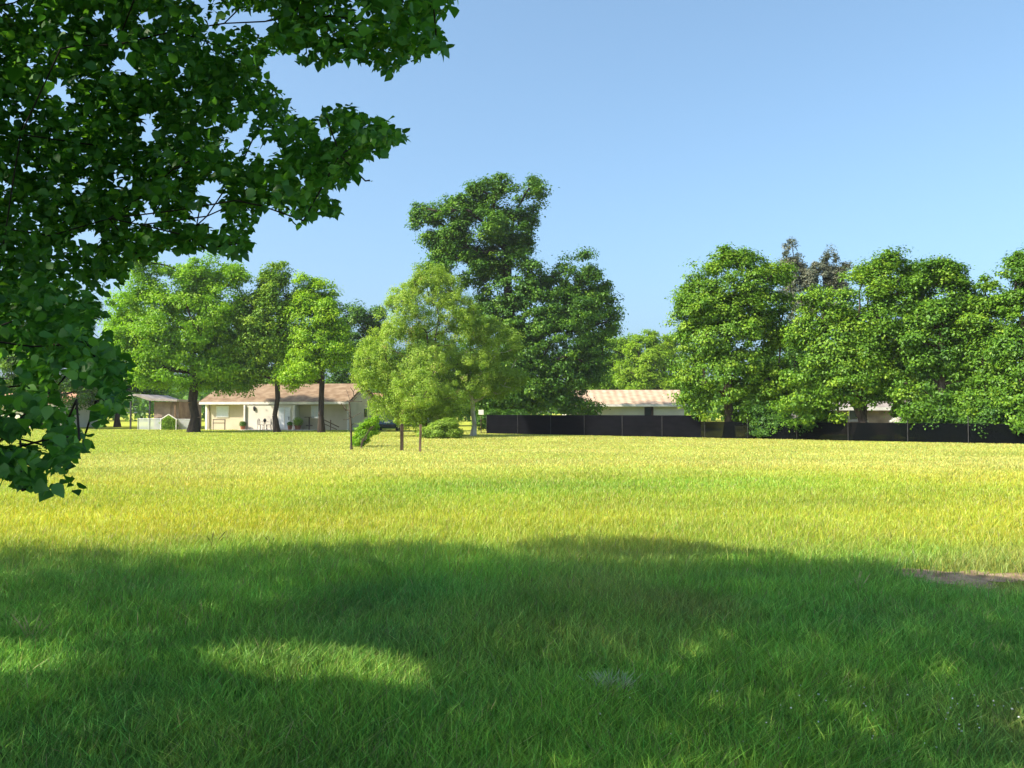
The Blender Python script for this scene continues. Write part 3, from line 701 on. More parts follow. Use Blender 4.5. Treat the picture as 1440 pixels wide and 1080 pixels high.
T('row_tree', 'tall tree of the row cut off by the right edge of the picture', 'tree', W(1445, 620, 45.0).xy,
  PL(45.0, (1432, 395, 30, 44), (1455, 440, 50, 60), (1440, 500, 46, 46), (1450, 565, 50, 40), (1500, 430, 50, 70), (1440, 596, 46, 18)),
  LEAF_GREEN, M['bark'], 0.24, 22000, 0.2, 0.66, (0.4, 0.9), GRP_R, 0.25, tint_mid=0.38)  # crown tint lowered to stand for shade on this tree
T('pine_tree', 'thin grey brown pine poking out above the row behind the fence', 'tree', W(1140, 600, 74).xy,
  PL(74, (1112, 354, 12, 20), (1116, 382, 20, 24), (1124, 410, 28, 28), (1148, 396, 28, 24), (1168, 370, 14, 22), (1174, 394, 20, 20), (1190, 376, 8, 8), (1140, 445, 40, 34), (1180, 410, 18, 14)),
  LEAF_PINE, M['bark'], 0.20, 17000, 0.19, 0.80, (0.25, 0.6), None, 0.12, up=0.7, tint_mid=0.42, tint_var=0.30, flat=1.3, n_limb=70)
T('back_tree', 'dark green tree standing far left, mostly behind the overhanging boughs', 'tree', W(60, 600, 86).xy,
  PL(86, (55, 470, 85, 60), (20, 520, 70, 50), (100, 530, 60, 46), (60, 430, 60, 40)), LEAF_OAK, M['bark_dark'], 0.35, 20000, 0.32, 0.6, (0.7, 1.3), None, 0.2, tint_mid=0.45)
T('back_tree', 'dark bushy tree behind the grey carport roof', 'tree', W(165, 600, 96).xy,
  PL(96, (165, 520, 44, 34), (140, 545, 36, 30), (205, 530, 40, 26)), LEAF_OAK, M['bark_dark'], 0.3, 12000, 0.34, 0.6, (0.7, 1.3), None, 0.15, tint_mid=0.4)
T('back_tree', 'mid green tree behind the red roof of the cream house', 'tree', W(340, 600, 100).xy,
  PL(100, (330, 510, 50, 40), (375, 490, 44, 50), (420, 515, 46, 36)), LEAF_GREEN, M['bark_dark'], 0.3, 14000, 0.34, 0.6, (0.7, 1.3), None, 0.15, tint_mid=0.38)
T('back_tree', 'dark tree filling the gap behind the pale tree and the parked car', 'tree', W(590, 600, 104).xy,
  PL(104, (560, 530, 40, 36), (610, 510, 50, 50), (660, 530, 50, 44)), LEAF_OAK, M['bark_dark'], 0.3, 14000, 0.34, 0.6, (0.7, 1.3), None, 0.15, tint_mid=0.35)
T('back_tree', 'dark tree showing between the row trees under the pine', 'tree', W(1110, 600, 68).xy,
  PL(68, (1105, 520, 46, 60), (1150, 540, 50, 46), (1085, 560, 40, 30)), LEAF_OAK, M['bark_dark'], 0.25, 16000, 0.27, 0.6, (0.6, 1.1), None, 0.12, tint_mid=0.35)
T('back_tree', 'dark tree behind the right end of the fence row', 'tree', W(1385, 600, 64).xy,
  PL(64, (1350, 500, 60, 60), (1420, 510, 60, 60), (1300, 520, 50, 44)), LEAF_OAK, M['bark_dark'], 0.25, 18000, 0.27, 0.6, (0.6, 1.1), None, 0.12, tint_mid=0.35)

# shrubs
def S(label, base, lobes, mat, n, size, **k):
    kw = dict(trunk_top=0.7, clump=(0.22, 0.45), gap=0.15, n_limb=24, r_tip=0.006, stems=3, zmin=0.06); kw.update(k)
    return make_tree('shrub', label, 'shrub', base, lobes, mat, M['bark'], kw.pop('tr', 0.05), n, size, **kw)
S('small leaning green bush alone in the field beside a thin bare sapling', G(508, 631).xy,
  PL(41, (505, 619, 12, 10), (514, 606, 13, 12), (523, 595, 11, 9), (500, 626, 11, 6), (528, 588, 6, 5), (510, 612, 12, 12)), LEAF_BRIGHT, 5200, 0.09, lean=(0.55, 0), tint_mid=0.5, clump=(0.14, 0.28), tr=0.022)
S('low yellow green bush at the foot of the pale tree, behind the brown post', W(625, 612, 54).xy,
  PL(54, (618, 604, 18, 12), (636, 608, 16, 9), (600, 608, 12, 9), (630, 596, 14, 9)), LEAF_PALE, 8000, 0.12, tint_mid=0.40)
for (px, d, w, hpx, tm, lab) in ((1085, 52.0, 34, 40, 0.30, 'low dark shrub behind the fence below the brownish pine'),
                                 (1150, 50.4, 36, 42, 0.28, 'dark shrub behind the fence left of the twin trunked tree'),
                                 (1335, 46.4, 46, 46, 0.30, 'wide dark shrub behind the fence below the round topped tree'),
                                 (1410, 44.6, 52, 54, 0.28, 'tall dark shrub behind the fence near the right edge'),
                                 (1465, 43.6, 46, 54, 0.30, 'dark shrub behind the fence cut by the right edge'),
                                 (1288, 47.6, 26, 36, 0.50, 'lighter green shrub behind the fence right of the white scrap')):
    S(lab, W(px, 605, d + 1.2).xy, PL(d + 1.2, (px, 606 - hpx * 0.35, w * 0.8, hpx * 0.55), (px - w * 0.4, 602, w * 0.55, hpx * 0.4), (px + w * 0.45, 600, w * 0.5, hpx * 0.45)),
      LEAF_OAK, 7000, 0.17, tint_mid=tm, group='shrubs along the black fence', clump=(0.3, 0.6))
S('dark shrub under the big oak at the left end of the black fence', W(700, 606, 69).xy, PL(69, (700, 588, 22, 16), (680, 592, 18, 14), (725, 586, 20, 12)), LEAF_OAK, 5000, 0.17, tint_mid=0.3, clump=(0.3, 0.6))
S('low green shrub hugging the trunk between carport and cream house', W(235, 602, 81).xy, PL(81, (236, 594, 9, 9), (240, 598, 10, 6)), LEAF_YELLOW, 2200, 0.13, tint_mid=0.5)

# thin bare sapling by the leaning bush
def sapling():
    b = G(494, 633); root = empty('sapling', (b.x, b.y, 0), 0, 'thin leafless sapling standing beside the leaning bush in the field', 'sapling')
    s = b.y / FPX; rn = [np.array([0, 0, -0.05])] + [np.array([-0.10 * k / 6 * (k / 6), 0.02 * math.sin(k), 2.1 * k / 6]) for k in range(1, 7)]
    tg = np.array([[rng.normal() * 0.32 - 0.1, rng.normal() * 0.3, rng.uniform(1.1, 2.9)] for _ in range(26)])
    nodes, par, load = tree_edges(rn, tg, 0.2)
    limb_mesh('trunk', nodes, par, load, 0.045, 0.006, M['bark'], root, 7)
sapling()

# distant wood closing the horizon
def far_wood():
    n = 42000; x = rng.uniform(-190, 190, n); y = rng.uniform(150, 185, n)
    top = 4.5 + 3.5 * fnoise(x, y * 0.3, 16, 3) + 2.0 * fnoise(x, y, 5, 4)
    z = top * rng.random(n) ** 0.6
    N = unit(np.stack([rng.normal(size=n), -0.5 + rng.normal(size=n), 0.5 + 0.7 * rng.normal(size=n)], 1))
    V, F, tt = leaves(np.stack([x, y, z], 1), N, rng.uniform(0.8, 1.6, n), np.clip(0.35 + 0.2 * rng.normal(size=n), 0, 1), KITE)
    tag(np_mesh('distant_wood', V, F, LEAF_GREEN, tint=tt), 'low far off wood closing the gaps between the houses', 'wood', kind='stuff')
far_wood()
# ================================================================== BUILDINGS
def window(par, u0, u1, z0, z1, y, frame='trim_white', pane='glass_pale_glare', bars=1, t=0.06):
    """framed window on a wall whose face is at y (front is -y)"""
    f = MB()
    f.span((u0 - t, y - 0.05, z0 - t), (u0, y - 0.002, z1 + t)); f.span((u1, y - 0.05, z0 - t), (u1 + t, y - 0.002, z1 + t))
    f.span((u0, y - 0.05, z1), (u1, y - 0.002, z1 + t)); f.span((u0, y - 0.07, z0 - t), (u1, y - 0.002, z0))
    for k in range(1, bars + 1):
        um = u0 + (u1 - u0) * k / (bars + 1); f.span((um - 0.025, y - 0.045, z0), (um + 0.025, y - 0.004, z1))
    w = f.build('window', M[frame], par)
    MB().span((u0, y - 0.03, z0), (u1, y - 0.006, z1)).build('pane', M[pane], w)
    return w

def gable_house(root, L, D, eave, ridge, wall_m, roof_m, over=0.5, over_side=0.25, t=0.12, trim='trim_white'):
    m = MB()
    m.prism([(0, -0.1), (D, -0.1), (D, eave), (D / 2, ridge - 0.08), (0, eave)], 0, L, axis='x')
    wall = m.build('wall', M[wall_m], root)
    k = (ridge - eave) / (D / 2); ye = -over; ze = eave - over * k
    r = MB()
    r.prism([(ye, ze + 0.10), (D / 2, ridge + 0.10), (D / 2, ridge + 0.10 + t), (ye, ze + 0.10 + t)], -over_side, L + over_side, axis='x')
    r.prism([(D + over, ze + 0.10), (D / 2 + 0.002, ridge + 0.10), (D / 2 + 0.002, ridge + 0.10 + t), (D + over, ze + 0.10 + t)], -over_side, L + over_side, axis='x')
    roof = r.build('roof', M[roof_m], root)
    f = MB(); f.span((-over_side, ye - 0.03, ze - 0.04), (L + over_side, ye - 0.004, ze + 0.10 + t * 0.8))
    f.build('fascia', M[trim], root)
    g = MB(); g.span((-over_side, ye, ze + 0.06), (L + over_side, -0.004, ze + 0.095)); g.build('soffit', M[trim], root)
    for x in (-over_side - 0.03, L + over_side + 0.004):
      for back in (0, 1):
        b = MB()
        if not back: b.prism([(ye, ze), (D / 2, ridge + 0.02), (D / 2, ridge + 0.12 + t), (ye, ze + 0.12 + t)], x, x + 0.026, axis='x')
        if back: b.prism([(D + over, ze), (D / 2 + 0.003, ridge + 0.02), (D / 2 + 0.003, ridge + 0.12 + t), (D + over, ze + 0.12 + t)], x, x + 0.026, axis='x')
        b.build('bargeboard', M['wood_brown'], root)
    return wall, roof

# ---- the cream house
AL = R(8); HR = W(490, 605, 79.0); HL_ = 14.1
hx, hy = HR.x - HL_ * math.cos(AL), HR.y + HL_ * math.sin(AL)
house = empty('cream_house', (hx, hy, 0), -AL, 'long low cream house with a weathered red roof and a white porch bay', 'house')
def hp(u, y, z=0):                                  # house frame to world
    return Vector((hx + u * math.cos(AL) + y * math.sin(AL), hy - u * math.sin(AL) + y * math.cos(AL), z))
gable_house(house, HL_, 8.2, 2.72, 4.25, 'wall_cream', 'roof_red', over=0.75)
px2u = lambda p: (p - 281) / 209.0 * HL_
# porch bay: white front flush with the eave
b = MB(); b.span((px2u(344), -0.70, -0.05), (px2u(419), -0.003, 2.36)); bay = b.build('porch_bay', M['wall_white'], house)
window(house, px2u(298), px2u(315), 1.25, 2.22, 0.0, bars=0)
window(house, px2u(437), px2u(447), 1.15, 2.25, 0.0, bars=1)
f = MB(); u0, u1 = px2u(394), px2u(410)
for u in (u0 - 0.07, (u0 + u1) / 2 - 0.035, u1): f.span((u, -0.76, 0.10), (u + 0.07, -0.702, 2.18))
f.span((u0, -0.755, 2.11), (u1, -0.703, 2.18)); f.span((u0, -0.755, 0.10), (u1, -0.703, 0.17))
sd = f.build('sliding_door', M['trim_white'], house)
MB().span((u0, -0.74, 0.17), (u1, -0.706, 2.11)).build('pane', M['glass_pale_glare'], sd)
MB().span((u1 - 0.10, -0.80, 0.95), (u1 - 0.06, -0.762, 1.25)).build('handle', M['dark_metal'], sd)
for u in (px2u(343.5), px2u(415.5)):
    MB().box((u + 0.09, -0.80, 1.16), (0.16, 0.14, 2.34), bevel=0.01).build('porch_post', M['trim_white'], house)
l = MB(); l.box((px2u(358.5), -0.80, 2.02), (0.16, 0.16, 0.26), bevel=0.03); l.tube((px2u(358.5), -0.80, 2.15), (px2u(358.5), -0.80, 2.24), 0.11, 0.03); l.box((px2u(358.5), -0.715, 2.0), (0.10, 0.026, 0.40)); l.tube((px2u(358.5), -0.80, 1.76), (px2u(358.5), -0.80, 1.89), 0.02, 0.07)
l.build('porch_lamp', M['dark_metal'], house)
c = MB(); c.span((-0.012, -0.03, 0), (0.20, -0.003, 2.6)); c.build('corner_board', M['trim_white'], house); c = MB(); c.span((HL_ - 0.14, -0.03, 0), (HL_ + 0.012, -0.003, 2.6)); c.build('corner_board', M['trim_white'], house)
d = MB(); d.tube((px2u(287), -0.08, 0.1), (px2u(287), -0.08, 2.35), 0.05); d.build('downpipe', M['wall_brown'], house)
s_ = MB(); s_.span((px2u(345), -2.2, -0.02), (px2u(452), -0.702, 0.07)); s_.build('patio_slab', M['wall_grey'], house)
w = MB(); w.span((HL_ + 0.002, 4.6, 1.2), (HL_ + 0.05, 5.4, 2.0)); w.build('window', M['glass_dark'], house)

def handrail(loc, rz, label):
    r = empty('handrail', loc, rz, label, 'handrail', 'handrails by the cream house')
    return r
h = handrail(hp(px2u(299), -0.9), -AL, 'low level brown handrail below the left window of the cream house')
m = MB()
for z in (0.98, 0.66): m.tube((0, 0, z), (1.25, 0, z), 0.035)
m.build('rail', M['wood_dark'], h)
MB().tube((1.20, 0.0, 0), (1.20, 0.0, 1.02), 0.05).build('post', M['wood_dark'], h); MB().tube((0.04, 0.0, 0), (0.04, 0.0, 1.0), 0.03).build('post', M['wood_dark'], h)
h = handrail(hp(px2u(459), -1.6), -AL, 'sloping brown handrail of the steps before the right end wall of the cream house')
m = MB(); m.tube((0, 0, 1.12), (1.75, 0, 0.32), 0.045); m.tube((0, 0, 0.76), (1.55, 0, 0.10), 0.035); m.build('rail', M['wood_brown'], h)
MB().tube((0.03, 0, 0), (0.03, 0, 1.15), 0.05).build('post', M['wood_brown'], h); MB().tube((0.95, 0, 0), (0.95, 0, 0.98), 0.05).build('post', M['wood_brown'], h)

# bistro chairs and table on the patio
def chair(loc, rz, label):
    r = empty('patio_chair', loc, rz, label, 'chair', 'dark metal patio chairs')
    s = MB(); s.tube((0, 0, 0.43), (0, 0, 0.46), 0.22, 0.22, 16); s.build('seat', M['dark_metal'], r)
    bk = MB()
    for k in range(9):
        a0, a1 = math.pi * k / 9, math.pi * (k + 1) / 9
        bk.tube((0.20 * math.cos(a0), 0.20 + 0.0, 0.62 + 0.38 * math.sin(a0)), (0.20 * math.cos(a1), 0.20, 0.62 + 0.38 * math.sin(a1)), 0.02)
    for x in (-0.2, 0.2): bk.tube((x, 0.20, 0.44), (x, 0.20, 0.63), 0.02)
    for x in (-0.09, 0, 0.09): bk.tube((x, 0.20, 0.45), (x, 0.20, 0.95), 0.014)
    bk.build('backrest', M['dark_metal'], r)
    for sx in (-1, 1):
        for sy in (-1, 1): MB().tube((sx * 0.21, sy * 0.21, 0), (sx * 0.15, sy * 0.15, 0.44), 0.018).build('leg', M['dark_metal'], r)
zp = 0.07
chair(hp(px2u(373), -1.55, zp), -AL + R(75), 'dark metal patio chair left of the round table on the porch')
chair(hp(px2u(384.5), -1.45, zp), -AL - R(70), 'dark metal patio chair between the round table and the slim trunk')
tb = empty('patio_table', hp(px2u(379), -1.5, zp), -AL, 'small round dark metal table between the two patio chairs', 'table')
MB().tube((0, 0, 0.70), (0, 0, 0.73), 0.33, 0.33, 20).build('tabletop', M['dark_metal'], tb)
for k in range(3):
    a = 2.1 * k; MB().tube((0.26 * math.cos(a), 0.26 * math.sin(a), 0), (0.05 * math.cos(a), 0.05 * math.sin(a), 0.70), 0.02).build('leg', M['dark_metal'], tb)
pp = hp(px2u(379), -1.5, zp + 0.732)
bowl = MB(); bowl.tube((0, 0, 0), (0, 0, 0.16), 0.10, 0.17, 14); bowl.tube((0, 0, 0.16), (0, 0, 0.30), 0.15, 0.05, 14)
o = bowl.build('lantern', M['dark_metal'], loc=pp); tag(o, 'squat dark lantern standing on the round patio table', 'lantern')

def planter(loc, label, foliage, r=0.22, h=0.34, fr=0.42, n=700):
    root = empty('potted_plant', loc, 0, label, 'potted plant', 'potted plants by the porch')
    p = MB(); p.tube((0, 0, 0), (0, 0, h), r * 0.72, r, 14); p.tube((0, 0, h), (0, 0, h + 0.05), r * 1.12, r * 1.12, 14); p.build('pot', M['terracotta'], root)
    u = unit(rng.normal(size=(n, 3))); P = u * (rng.random(n) ** 0.4)[:, None] * fr * np.array([1, 1, 0.85]) + np.array([0, 0, h + fr * 0.75])
    V, F, tt = leaves(P, unit(u + np.array([0, 0, .5])), rng.uniform(0.07, 0.14, n), np.clip(rng.normal(size=n) * 0.2 + 0.4, 0, 1), KITE)
    np_mesh('foliage', V, F, foliage, root, tint=tt)
planter(hp(px2u(345.5), -1.25, 0.0), 'small potted plant at the left corner of the white porch bay', LEAF_OAK, fr=0.33)
planter(hp(px2u(424.5), -1.2, zp), 'wide potted plant with yellowish foliage right of the porch post', LEAF_PALE, r=0.3, fr=0.52, n=1100)
planter(hp(px2u(415), -1.5, zp), 'dark narrow potted plant at the right corner of the porch', LEAF_OAK, fr=0.26)

bt = empty('bird_table', hp(px2u(443.5), -1.7), -AL, 'dark bird table on a post in front of the right window, beside the trunk', 'bird table')
MB().tube((0, 0, 0), (0, 0, 1.2), 0.07, 0.06).build('post', M['wood_dark'], bt)
MB().box((0, 0, 1.22), (0.75, 0.5, 0.06), bevel=0.01).build('tray', M['wood_dark'], bt)
MB().box((0.0, 0.0, 0.45), (0.62, 0.05, 0.10)).build('brace', M['wood_dark'], bt)

# ---- small house behind the right end of the cream house
r = W(508, 600, 104); hb = empty('orange_roof_house', (r.x, r.y, 0), R(-6), 'small house with an orange roof half hidden behind the gable of the cream house', 'house')
gable_house(hb, 7.4, 7, 2.55, 3.9, 'wall_white', 'roof_orange', over=0.5)
window(hb, 1.75, 2.45, 1.45, 2.15, 0.0, 'trim_white', 'glass_dark'); window(hb, 0.75, 1.15, 1.45, 2.15, 0.0, 'trim_white', 'glass_dark', 0); window(hb, 4.4, 5.6, 1.2, 2.1, 0.0, 'trim_white', 'glass_dark')

# ---- parked car seen from behind
def car():
    p = W(546.5, 605, 77.0)
    root = empty('parked_car', (p.x, p.y, 0), R(4), 'dark teal parked car seen from behind, left of the pale tree', 'car')
    bm = MB()
    # side profile (y along the car, z), swept and tucked in at the roof
    prof = [(-2.1, 0.34), (-2.12, 0.62), (-2.05, 0.92), (-1.92, 1.02), (-1.62, 1.40), (-1.35, 1.49), (-0.2, 1.50), (0.35, 1.40), (1.0, 1.02), (1.75, 0.90), (2.1, 0.74), (2.15, 0.40), (2.0, 0.26), (-1.95, 0.26)]
    rings = []
    for x, kx in ((-0.92, 0.0), (-0.90, 1.0), (0.90, 1.0), (0.92, 0.0)): pass
    bm2 = bm.bm
    def half(z): return 0.93 - 0.20 * max(0, (z - 0.92)) / 0.58 - 0.05 * max(0, 0.5 - z)
    A = [bm2.verts.new((-half(z), y, z)) for y, z in prof]; B = [bm2.verts.new((half(z), y, z)) for y, z in prof]
    n = len(prof)
    for k in range(n): bm2.faces.new((A[k], A[(k + 1) % n], B[(k + 1) % n], B[k]))
    bm2.faces.new(A[::-1]); bm2.faces.new(B)
    bmesh.ops.triangulate(bm2, faces=[f for f in bm2.faces if len(f.verts) > 4])
    body = bm.build('body', M['car_paint'], root)
    g_ = MB(); q = Vector((0, -1.80, 1.22)); g_.box((0, 0, 0), (1.30, 0.03, 0.40), rot=('X', R(-38)), bevel=0.01)
    o = g_.build('rear_window', M['glass_dark'], root); o.location = (0, -1.795, 1.215)
    for sx in (-1, 1):
        MB().box((sx * 0.76, -2.085, 0.86), (0.24, 0.10, 0.16), bevel=0.03).build('tail_light', M['tail_red'], root)
        MB().span((sx * 0.80, -1.2, 1.03), (sx * 0.865, 0.55, 1.34), bevel=0.02).build('side_window', M['glass_dark'], root)
        for y in (-1.3, 1.3):
            w = MB(); w.tube((sx * 0.72, y, 0.33), (sx * 0.945, y, 0.33), 0.33, 0.33, 22); wh = w.build('wheel', M['rubber'], root)
            MB().tube((sx * 0.93, y, 0.33), (sx * 0.955, y, 0.33), 0.20, 0.19, 16).build('rim', M['grey_metal'], wh)
    MB().box((0, -2.13, 0.50), (1.78, 0.12, 0.20), bevel=0.04).build('bumper', M['rubber'], root)
    MB().box((0, -2.11, 0.80), (0.50, 0.03, 0.13), bevel=0.005).build('number_plate', M['trim_white'], root)
car()

# ---- carport and brown house at the left
p = W(178, 603, 84); cpo = empty('carport', (p.x, p.y, 0), R(-3), 'low carport with a sloping grey roof over a brown wall, left of the cream house', 'carport')
k = 84 / FPX
m = MB(); m.prism([(-0.2, 3.52), (1.3, 3.44), (2.6, 3.02), (5.3, 2.92), (5.3, 2.72), (2.5, 2.80), (1.2, 3.24), (-0.2, 3.34)], -0.6, 6.0, axis='y'); m.build('roof', M['roof_grey'], cpo)
MB().span((2.55, 0.4, 0), (5.05, 5.8, 2.70)).build('wall', M['wall_brown'], cpo)
MB().span((2.9, 0.33, 1.15), (4.25, 0.398, 2.35)).build('shutter', M['wall_brown'], cpo)
MB().span((2.75, 0.30, 0.2), (4.6, 0.396, 1.10)).build('dark_panel', M['dark_metal'], cpo)
for u in (0.55, 2.45): MB().box((u, -0.3, 1.4), (0.13, 0.13, 2.85)).build('post', M['post_grey'], cpo)
MB().box((5.0, -0.3, 1.36), (0.16, 0.16, 2.72)).build('post', M['wood_brown'], cpo)
p = W(-30, 603, 92); lh = empty('pale_pink_house', (p.x, p.y, 0), R(-4), 'pale pinkish house at the far left glimpsed through the dark leaves', 'house')
gable_house(lh, 9.5, 7, 2.5, 3.7, 'wall_white', 'roof_orange', over=0.5)
window(lh, 1.6, 2.6, 1.0, 2.0, 0.0, 'trim_white', 'glass_dark'); window(lh, 5.0, 6.2, 1.0, 2.0, 0.0, 'trim_white', 'glass_dark')

# ---- pale chain link fence in front of the carport, with a little gabled gate frame
def chain_fence(a, b, n, h, label, name='chain_link_fence'):
    a, b = Vector(a), Vector(b); d = b - a; L = d.length; rz = math.atan2(d.y, d.x)
    r = empty(name, a, rz, label, 'fence')
    MB().span((0, -0.004, 0.04), (L, 0.004, h - 0.03)).build('mesh_panel', M['chain_link'], r)
    MB().tube((0, 0, h), (L, 0, h), 0.03).build('top_rail', M['grey_metal'], r)
    for k in range(n + 1): MB().tube((L * k / n, 0.0, 0), (L * k / n, 0.0, h + 0.06), 0.045).build('post', M['grey_metal'], r)
    return r
chain_fence(W(194, 603, 81).xy.to_3d(), W(226, 603, 81).xy.to_3d(), 2, 1.05, 'pale chain link fence in front of the carport')
chain_fence(W(250, 603, 81).xy.to_3d(), W(271, 603, 81).xy.to_3d(), 1, 1.0, 'short pale chain link fence between the gabled frame and the thick trunk')
p = W(237, 603, 80.5); gf = empty('garden_arch', (p.x, p.y, 0), 0, 'little gabled pale garden arch standing in the chain link fence', 'garden arch')
for sx in (-1, 1): MB().tube((sx * 0.72, 0, 0), (sx * 0.72, 0, 1.0), 0.045).build('post', M['trim_white'], gf)
m = MB(); m.tube((-0.76, 0, 0.98), (0, 0, 1.46), 0.045); m.tube((0.76, 0, 0.98), (0, 0, 1.46), 0.045); m.build('gable_rail', M['trim_white'], gf)
n = 2600; u = np.stack([rng.uniform(-0.66, 0.66, n), rng.normal(size=n) * 0.12 + 0.25, rng.uniform(0.03, 1.2, n)], 1); u = u[u[:, 2] < 1.25 - 0.5 * np.abs(u[:, 0])]
V, F, tt = leaves(u + np.array([p.x, p.y, 0]), unit(np.array([-.3, -.6, .5]) + 0.5 * rng.normal(size=u.shape)), rng.uniform(0.08, 0.16, len(u)), np.clip(0.5 + 0.2 * rng.normal(size=len(u)), 0, 1), KITE)
tag(np_mesh('climbing_plant', V, F, LEAF_YELLOW, tint=tt), 'lime green climbing plant filling the little gabled arch', 'plant')

# ---- tan roofed house behind the black fence
p = W(797, 600, 86); th = empty('tan_roof_house', (p.x, p.y, 0), 0, 'white house with a ribbed tan metal roof showing above the black fence', 'house')
s = 86 / FPX
gable_house(th, (962 - 797) * s, 7.4, 2.48, 3.80, 'wall_white', 'roof_tan', over=0.55)
window(th, (907 - 797) * s, (917 - 797) * s, 1.15, 2.12, 0.0, 'wood_dark', 'glass_dark', 0)
window(th, (822 - 797) * s, (834 - 797) * s, 1.15, 2.05, 0.0, 'trim_white', 'glass_dark', 1)
m = MB(); m.span((8.55, -0.35, 0.0), (8.70, -0.003, 2.2)); m.build('porch_post', M['wood_dark'], th)
# ---- brown shed deep under the right hand trees
p = W(1120, 600, 63); sh = empty('brown_shed', (p.x, p.y, 0), R(3), 'low brown building half hidden under the trees of the right hand row', 'shed')
gable_house(sh, 9.4, 5, 1.95, 2.6, 'wall_brown', 'roof_grey', over=0.4)
window(sh, 4.0, 5.2, 1.1, 1.9, 0.0, 'trim_white', 'glass_dark'); window(sh, 7.3, 8.1, 1.1, 1.9, 0.0, 'trim_white', 'glass_dark')

# white scraps lying behind the fence: boards leaning on trestles
def board(px, py, d, w, h, tilt, label, mat):
    P = W(px, py, d); z0 = max(0.0, P.z)
    root = empty('board_stack', (P.x, d, 0), R(random.uniform(-12, 12)), label, 'stack of boards')
    t = MB()
    for sx in (-1, 1):
        t.tube((sx * w * 0.3, -0.22, 0), (sx * w * 0.3, 0, z0 - 0.005), 0.03); t.tube((sx * w * 0.3, 0.22, 0), (sx * w * 0.3, 0, z0 - 0.005), 0.03)
    t.build('trestle', M['wood_brown'], root)
    b_ = MB(); b_.box((0, 0, 0), (w, 0.5, h * 0.45), bevel=0.01); b_.box((0.05, 0.02, h * 0.48), (w * 0.8, 0.42, h * 0.4), rot=('Y', tilt), bevel=0.01)
    o = b_.build('board', mat, root); o.location = (0, 0, z0 + h * 0.24)
board(1094, 594, 54.5, 0.62, 0.16, R(4), 'white boards on trestles behind the fence, left end under the upright tree', M['trim_white'])
board(1118, 590, 54.0, 0.75, 0.30, R(22), 'grey tilted boards on trestles just left of the twin trunked tree', M['wall_grey'])
board(1205, 593, 50.5, 1.25, 0.14, R(2), 'long pale boards on trestles below the twin trunked tree', M['wall_grey'])
board(1259, 594, 49.3, 0.55, 0.30, R(-14), 'bright white boards on trestles right of the twin trunked tree', M['wall_white'])

# ---- the black fence along the right half: screened panels on thin posts
dF = Vector((FB.x - FA.x, FB.y - FA.y, 0)); LF = dF.length * 1.16; rzF = math.atan2(dF.y, dF.x)
fence = empty('black_fence', (FA.x, FA.y, 0), rzF, 'long low black screened fence closing the right half of the field', 'fence')
Ls = dF.length * 0.50; HF = 1.46
m = MB(); m.span((0, -0.006, 0.03), (Ls, 0.006, HF)); m.build('privacy_screen', M['screen'], fence)
m = MB(); m.span((Ls + 0.002, -0.006, 0.03), (LF, 0.006, HF - 0.40)); m.build('net_panel', M['net'], fence)
MB().tube((0, 0.03, HF - 0.03), (Ls, 0.03, HF - 0.03), 0.02).build('top_rail', M['rail_black'], fence)
nP = int(LF / 3.05)
post_mb = MB().tube((0, 0, 0), (0, 0, HF + 0.01), 0.022)
proto = post_mb.build('post', M['post_grey'], fence); proto.location = (0.0, -0.04, 0)
for kk in range(1, nP + 1):
    c_ = proto.copy(); COL.objects.link(c_); c_.parent = fence; c_.location = (kk * 3.05 + random.uniform(-0.12, 0.12), -0.04, 0)

# small plain white board by the pale trunk
p = W(676.5, 605, 66.8); sb = empty('white_board', (p.x, p.y, 0), 0, 'small blank white board on a dark post beside the whitish trunk', 'sign')
MB().tube((0, 0, 0), (0, 0, 1.45), 0.035).build('post', M['wood_dark'], sb)
MB().box((0, -0.05, 1.66), (0.40, 0.03, 0.38), bevel=0.006).build('panel', M['trim_white'], sb)

# ---- posts out in the field
def field_post(px, py, top, w, mat, label, tiltx=0.0, cap=True):
    b_ = G(px, py); h = (py - top) * b_.y / FPX; wm = w * b_.y / FPX
    r = empty('field_post', (b_.x, b_.y, 0), R(12), label, 'post'); r.rotation_euler = (0, R(tiltx), R(12))
    m = MB(); m.box((0, 0, h / 2 - 0.1), (wm, wm, h + 0.2), bevel=wm * 0.08); m.build('post', mat, r)
    m = MB()
    if cap: m.prism([(-wm * 0.56, h), (wm * 0.56, h), (wm * 0.1, h + wm * 0.5), (-wm * 0.1, h + wm * 0.5)], -wm * 0.56, wm * 0.56, axis='y'); m.build('cap', mat, r)
    else:
        for z in (h * 0.35, h * 0.65, h * 0.9): m.tube((-wm * 0.6, 0, z), (wm * 0.6, 0, z + 0.02), wm * 0.12)
        m.build('wire_staple', M['grey_metal'], r)
field_post(565, 634, 598, 4.6, M['wood_dark'], 'dark square wooden post standing alone in the field')
field_post(590.5, 636, 597, 3.2, M['wood_brown'], 'thinner brown post at the foot of the pale tree', 1.5, False)

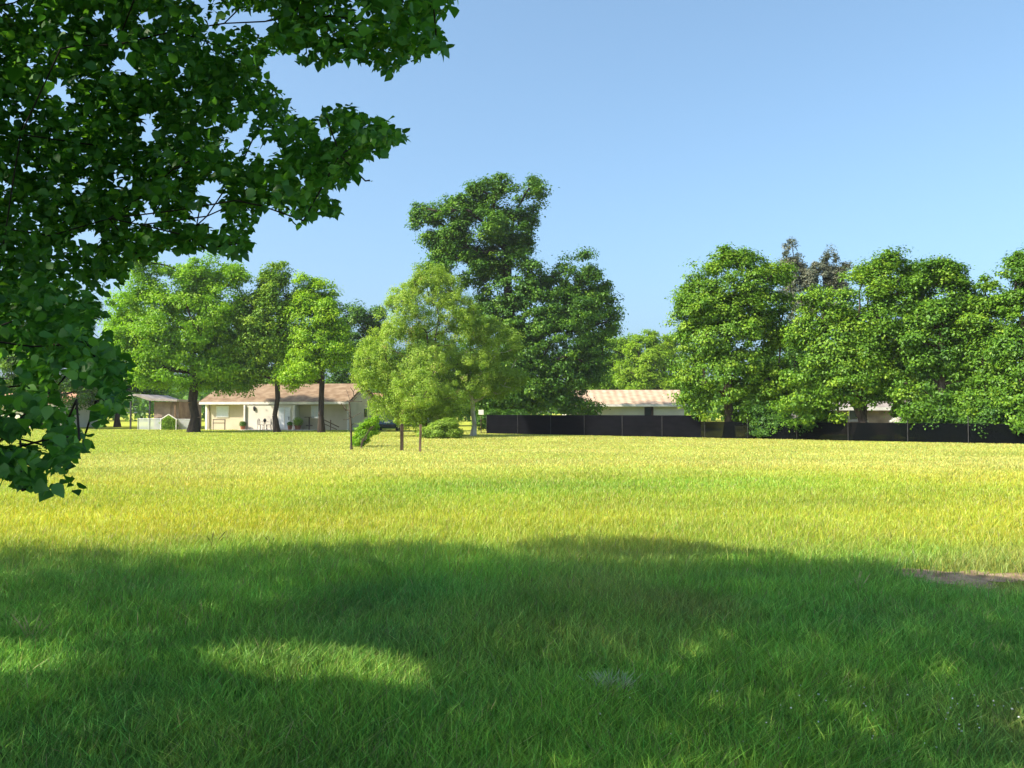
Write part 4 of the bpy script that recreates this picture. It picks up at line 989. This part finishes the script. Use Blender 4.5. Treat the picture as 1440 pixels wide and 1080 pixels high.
# ---- weeds that stand out of the grass
def weed(px, py, hgt, label, mat, n, spread, heads=True, leafy=0.0):
    b_ = G(px, py); r = empty('weed', (b_.x, b_.y, 0), 0, label, 'weed')
    st, hd = MB(), MB()
    for k in range(n):
        a = random.uniform(0, 2 * math.pi); q = random.uniform(0.2, 1) * spread; h_ = hgt * random.uniform(0.35 if n > 60 else 0.6, 1)
        b0 = 0.02 if n < 60 else random.uniform(0, 0.09); a0 = random.uniform(0, 6.28)
        p0 = Vector((b0 * math.cos(a0), b0 * math.sin(a0), -0.01)); p1 = p0 + Vector((q * 0.4 * math.cos(a), q * 0.4 * math.sin(a), h_ * 0.6)); p2 = p0 + Vector((q * math.cos(a), q * math.sin(a), h_))
        if n < 60: st, hd = MB(), MB()
        else: hd = st
        st.tube(p0, p1, 0.003, 0.0022, 5); st.tube(p1, p2, 0.0022, 0.0015, 5)
        hr = 0.005 if n < 60 else 0.0026
        hd.tube(p2 - (p2 - p1) * 0.25, p2 + (p2 - p1) * 0.30, hr, hr * 0.4, 6)
        hd.tube(p2 - (p2 - p1) * 0.45, p2 - (p2 - p1) * 0.25, hr * 0.5, hr, 6)
        if n < 60: st.build('stem', mat, r); hd.build('seed_head', mat, r)
    if n >= 60: st.build('tuft', mat, r)
weed(299, 776, 0.26, 'sparse dark weed stems at the sunny edge of the shade, left', M['weed_dark'], 6, 0.16)
weed(382, 770, 0.18, 'low dark weed stems at the edge of the shade under the porch', M['weed_dark'], 5, 0.12)
weed(860, 985, 0.15, 'pale bleached grass tussock in the shade near the bottom centre', M['stalk_pale'], 170, 0.12)
weed(42, 912, 0.24, 'pale leaning dry stalks in the shade at the left edge', M['stalk'], 9, 0.16)
weed(1207, 838, 0.22, 'dry yellowish stalks in the shade left of the bare dirt', M['stalk'], 7, 0.10)

# ---- the air: thin even haze round the whole place
hz = MB(); hz.span((-320, -60, -1.0), (320, 330, 40.0)); hb_ = hz.build('haze', bpy.data.materials.new('haze_air'))
mt_ = hb_.data.materials[0]; mt_.use_nodes = True; tn = mt_.node_tree; tn.nodes.clear()
pv = tn.nodes.new('ShaderNodeVolumePrincipled'); pv.inputs['Color'].default_value = (0.90, 0.94, 1.0, 1); pv.inputs['Density'].default_value = 0.00022; pv.inputs['Anisotropy'].default_value = 0.2
on_ = tn.nodes.new('ShaderNodeOutputMaterial'); tn.links.new(pv.outputs[0], on_.inputs['Volume'])
tag(hb_, kind='stuff')
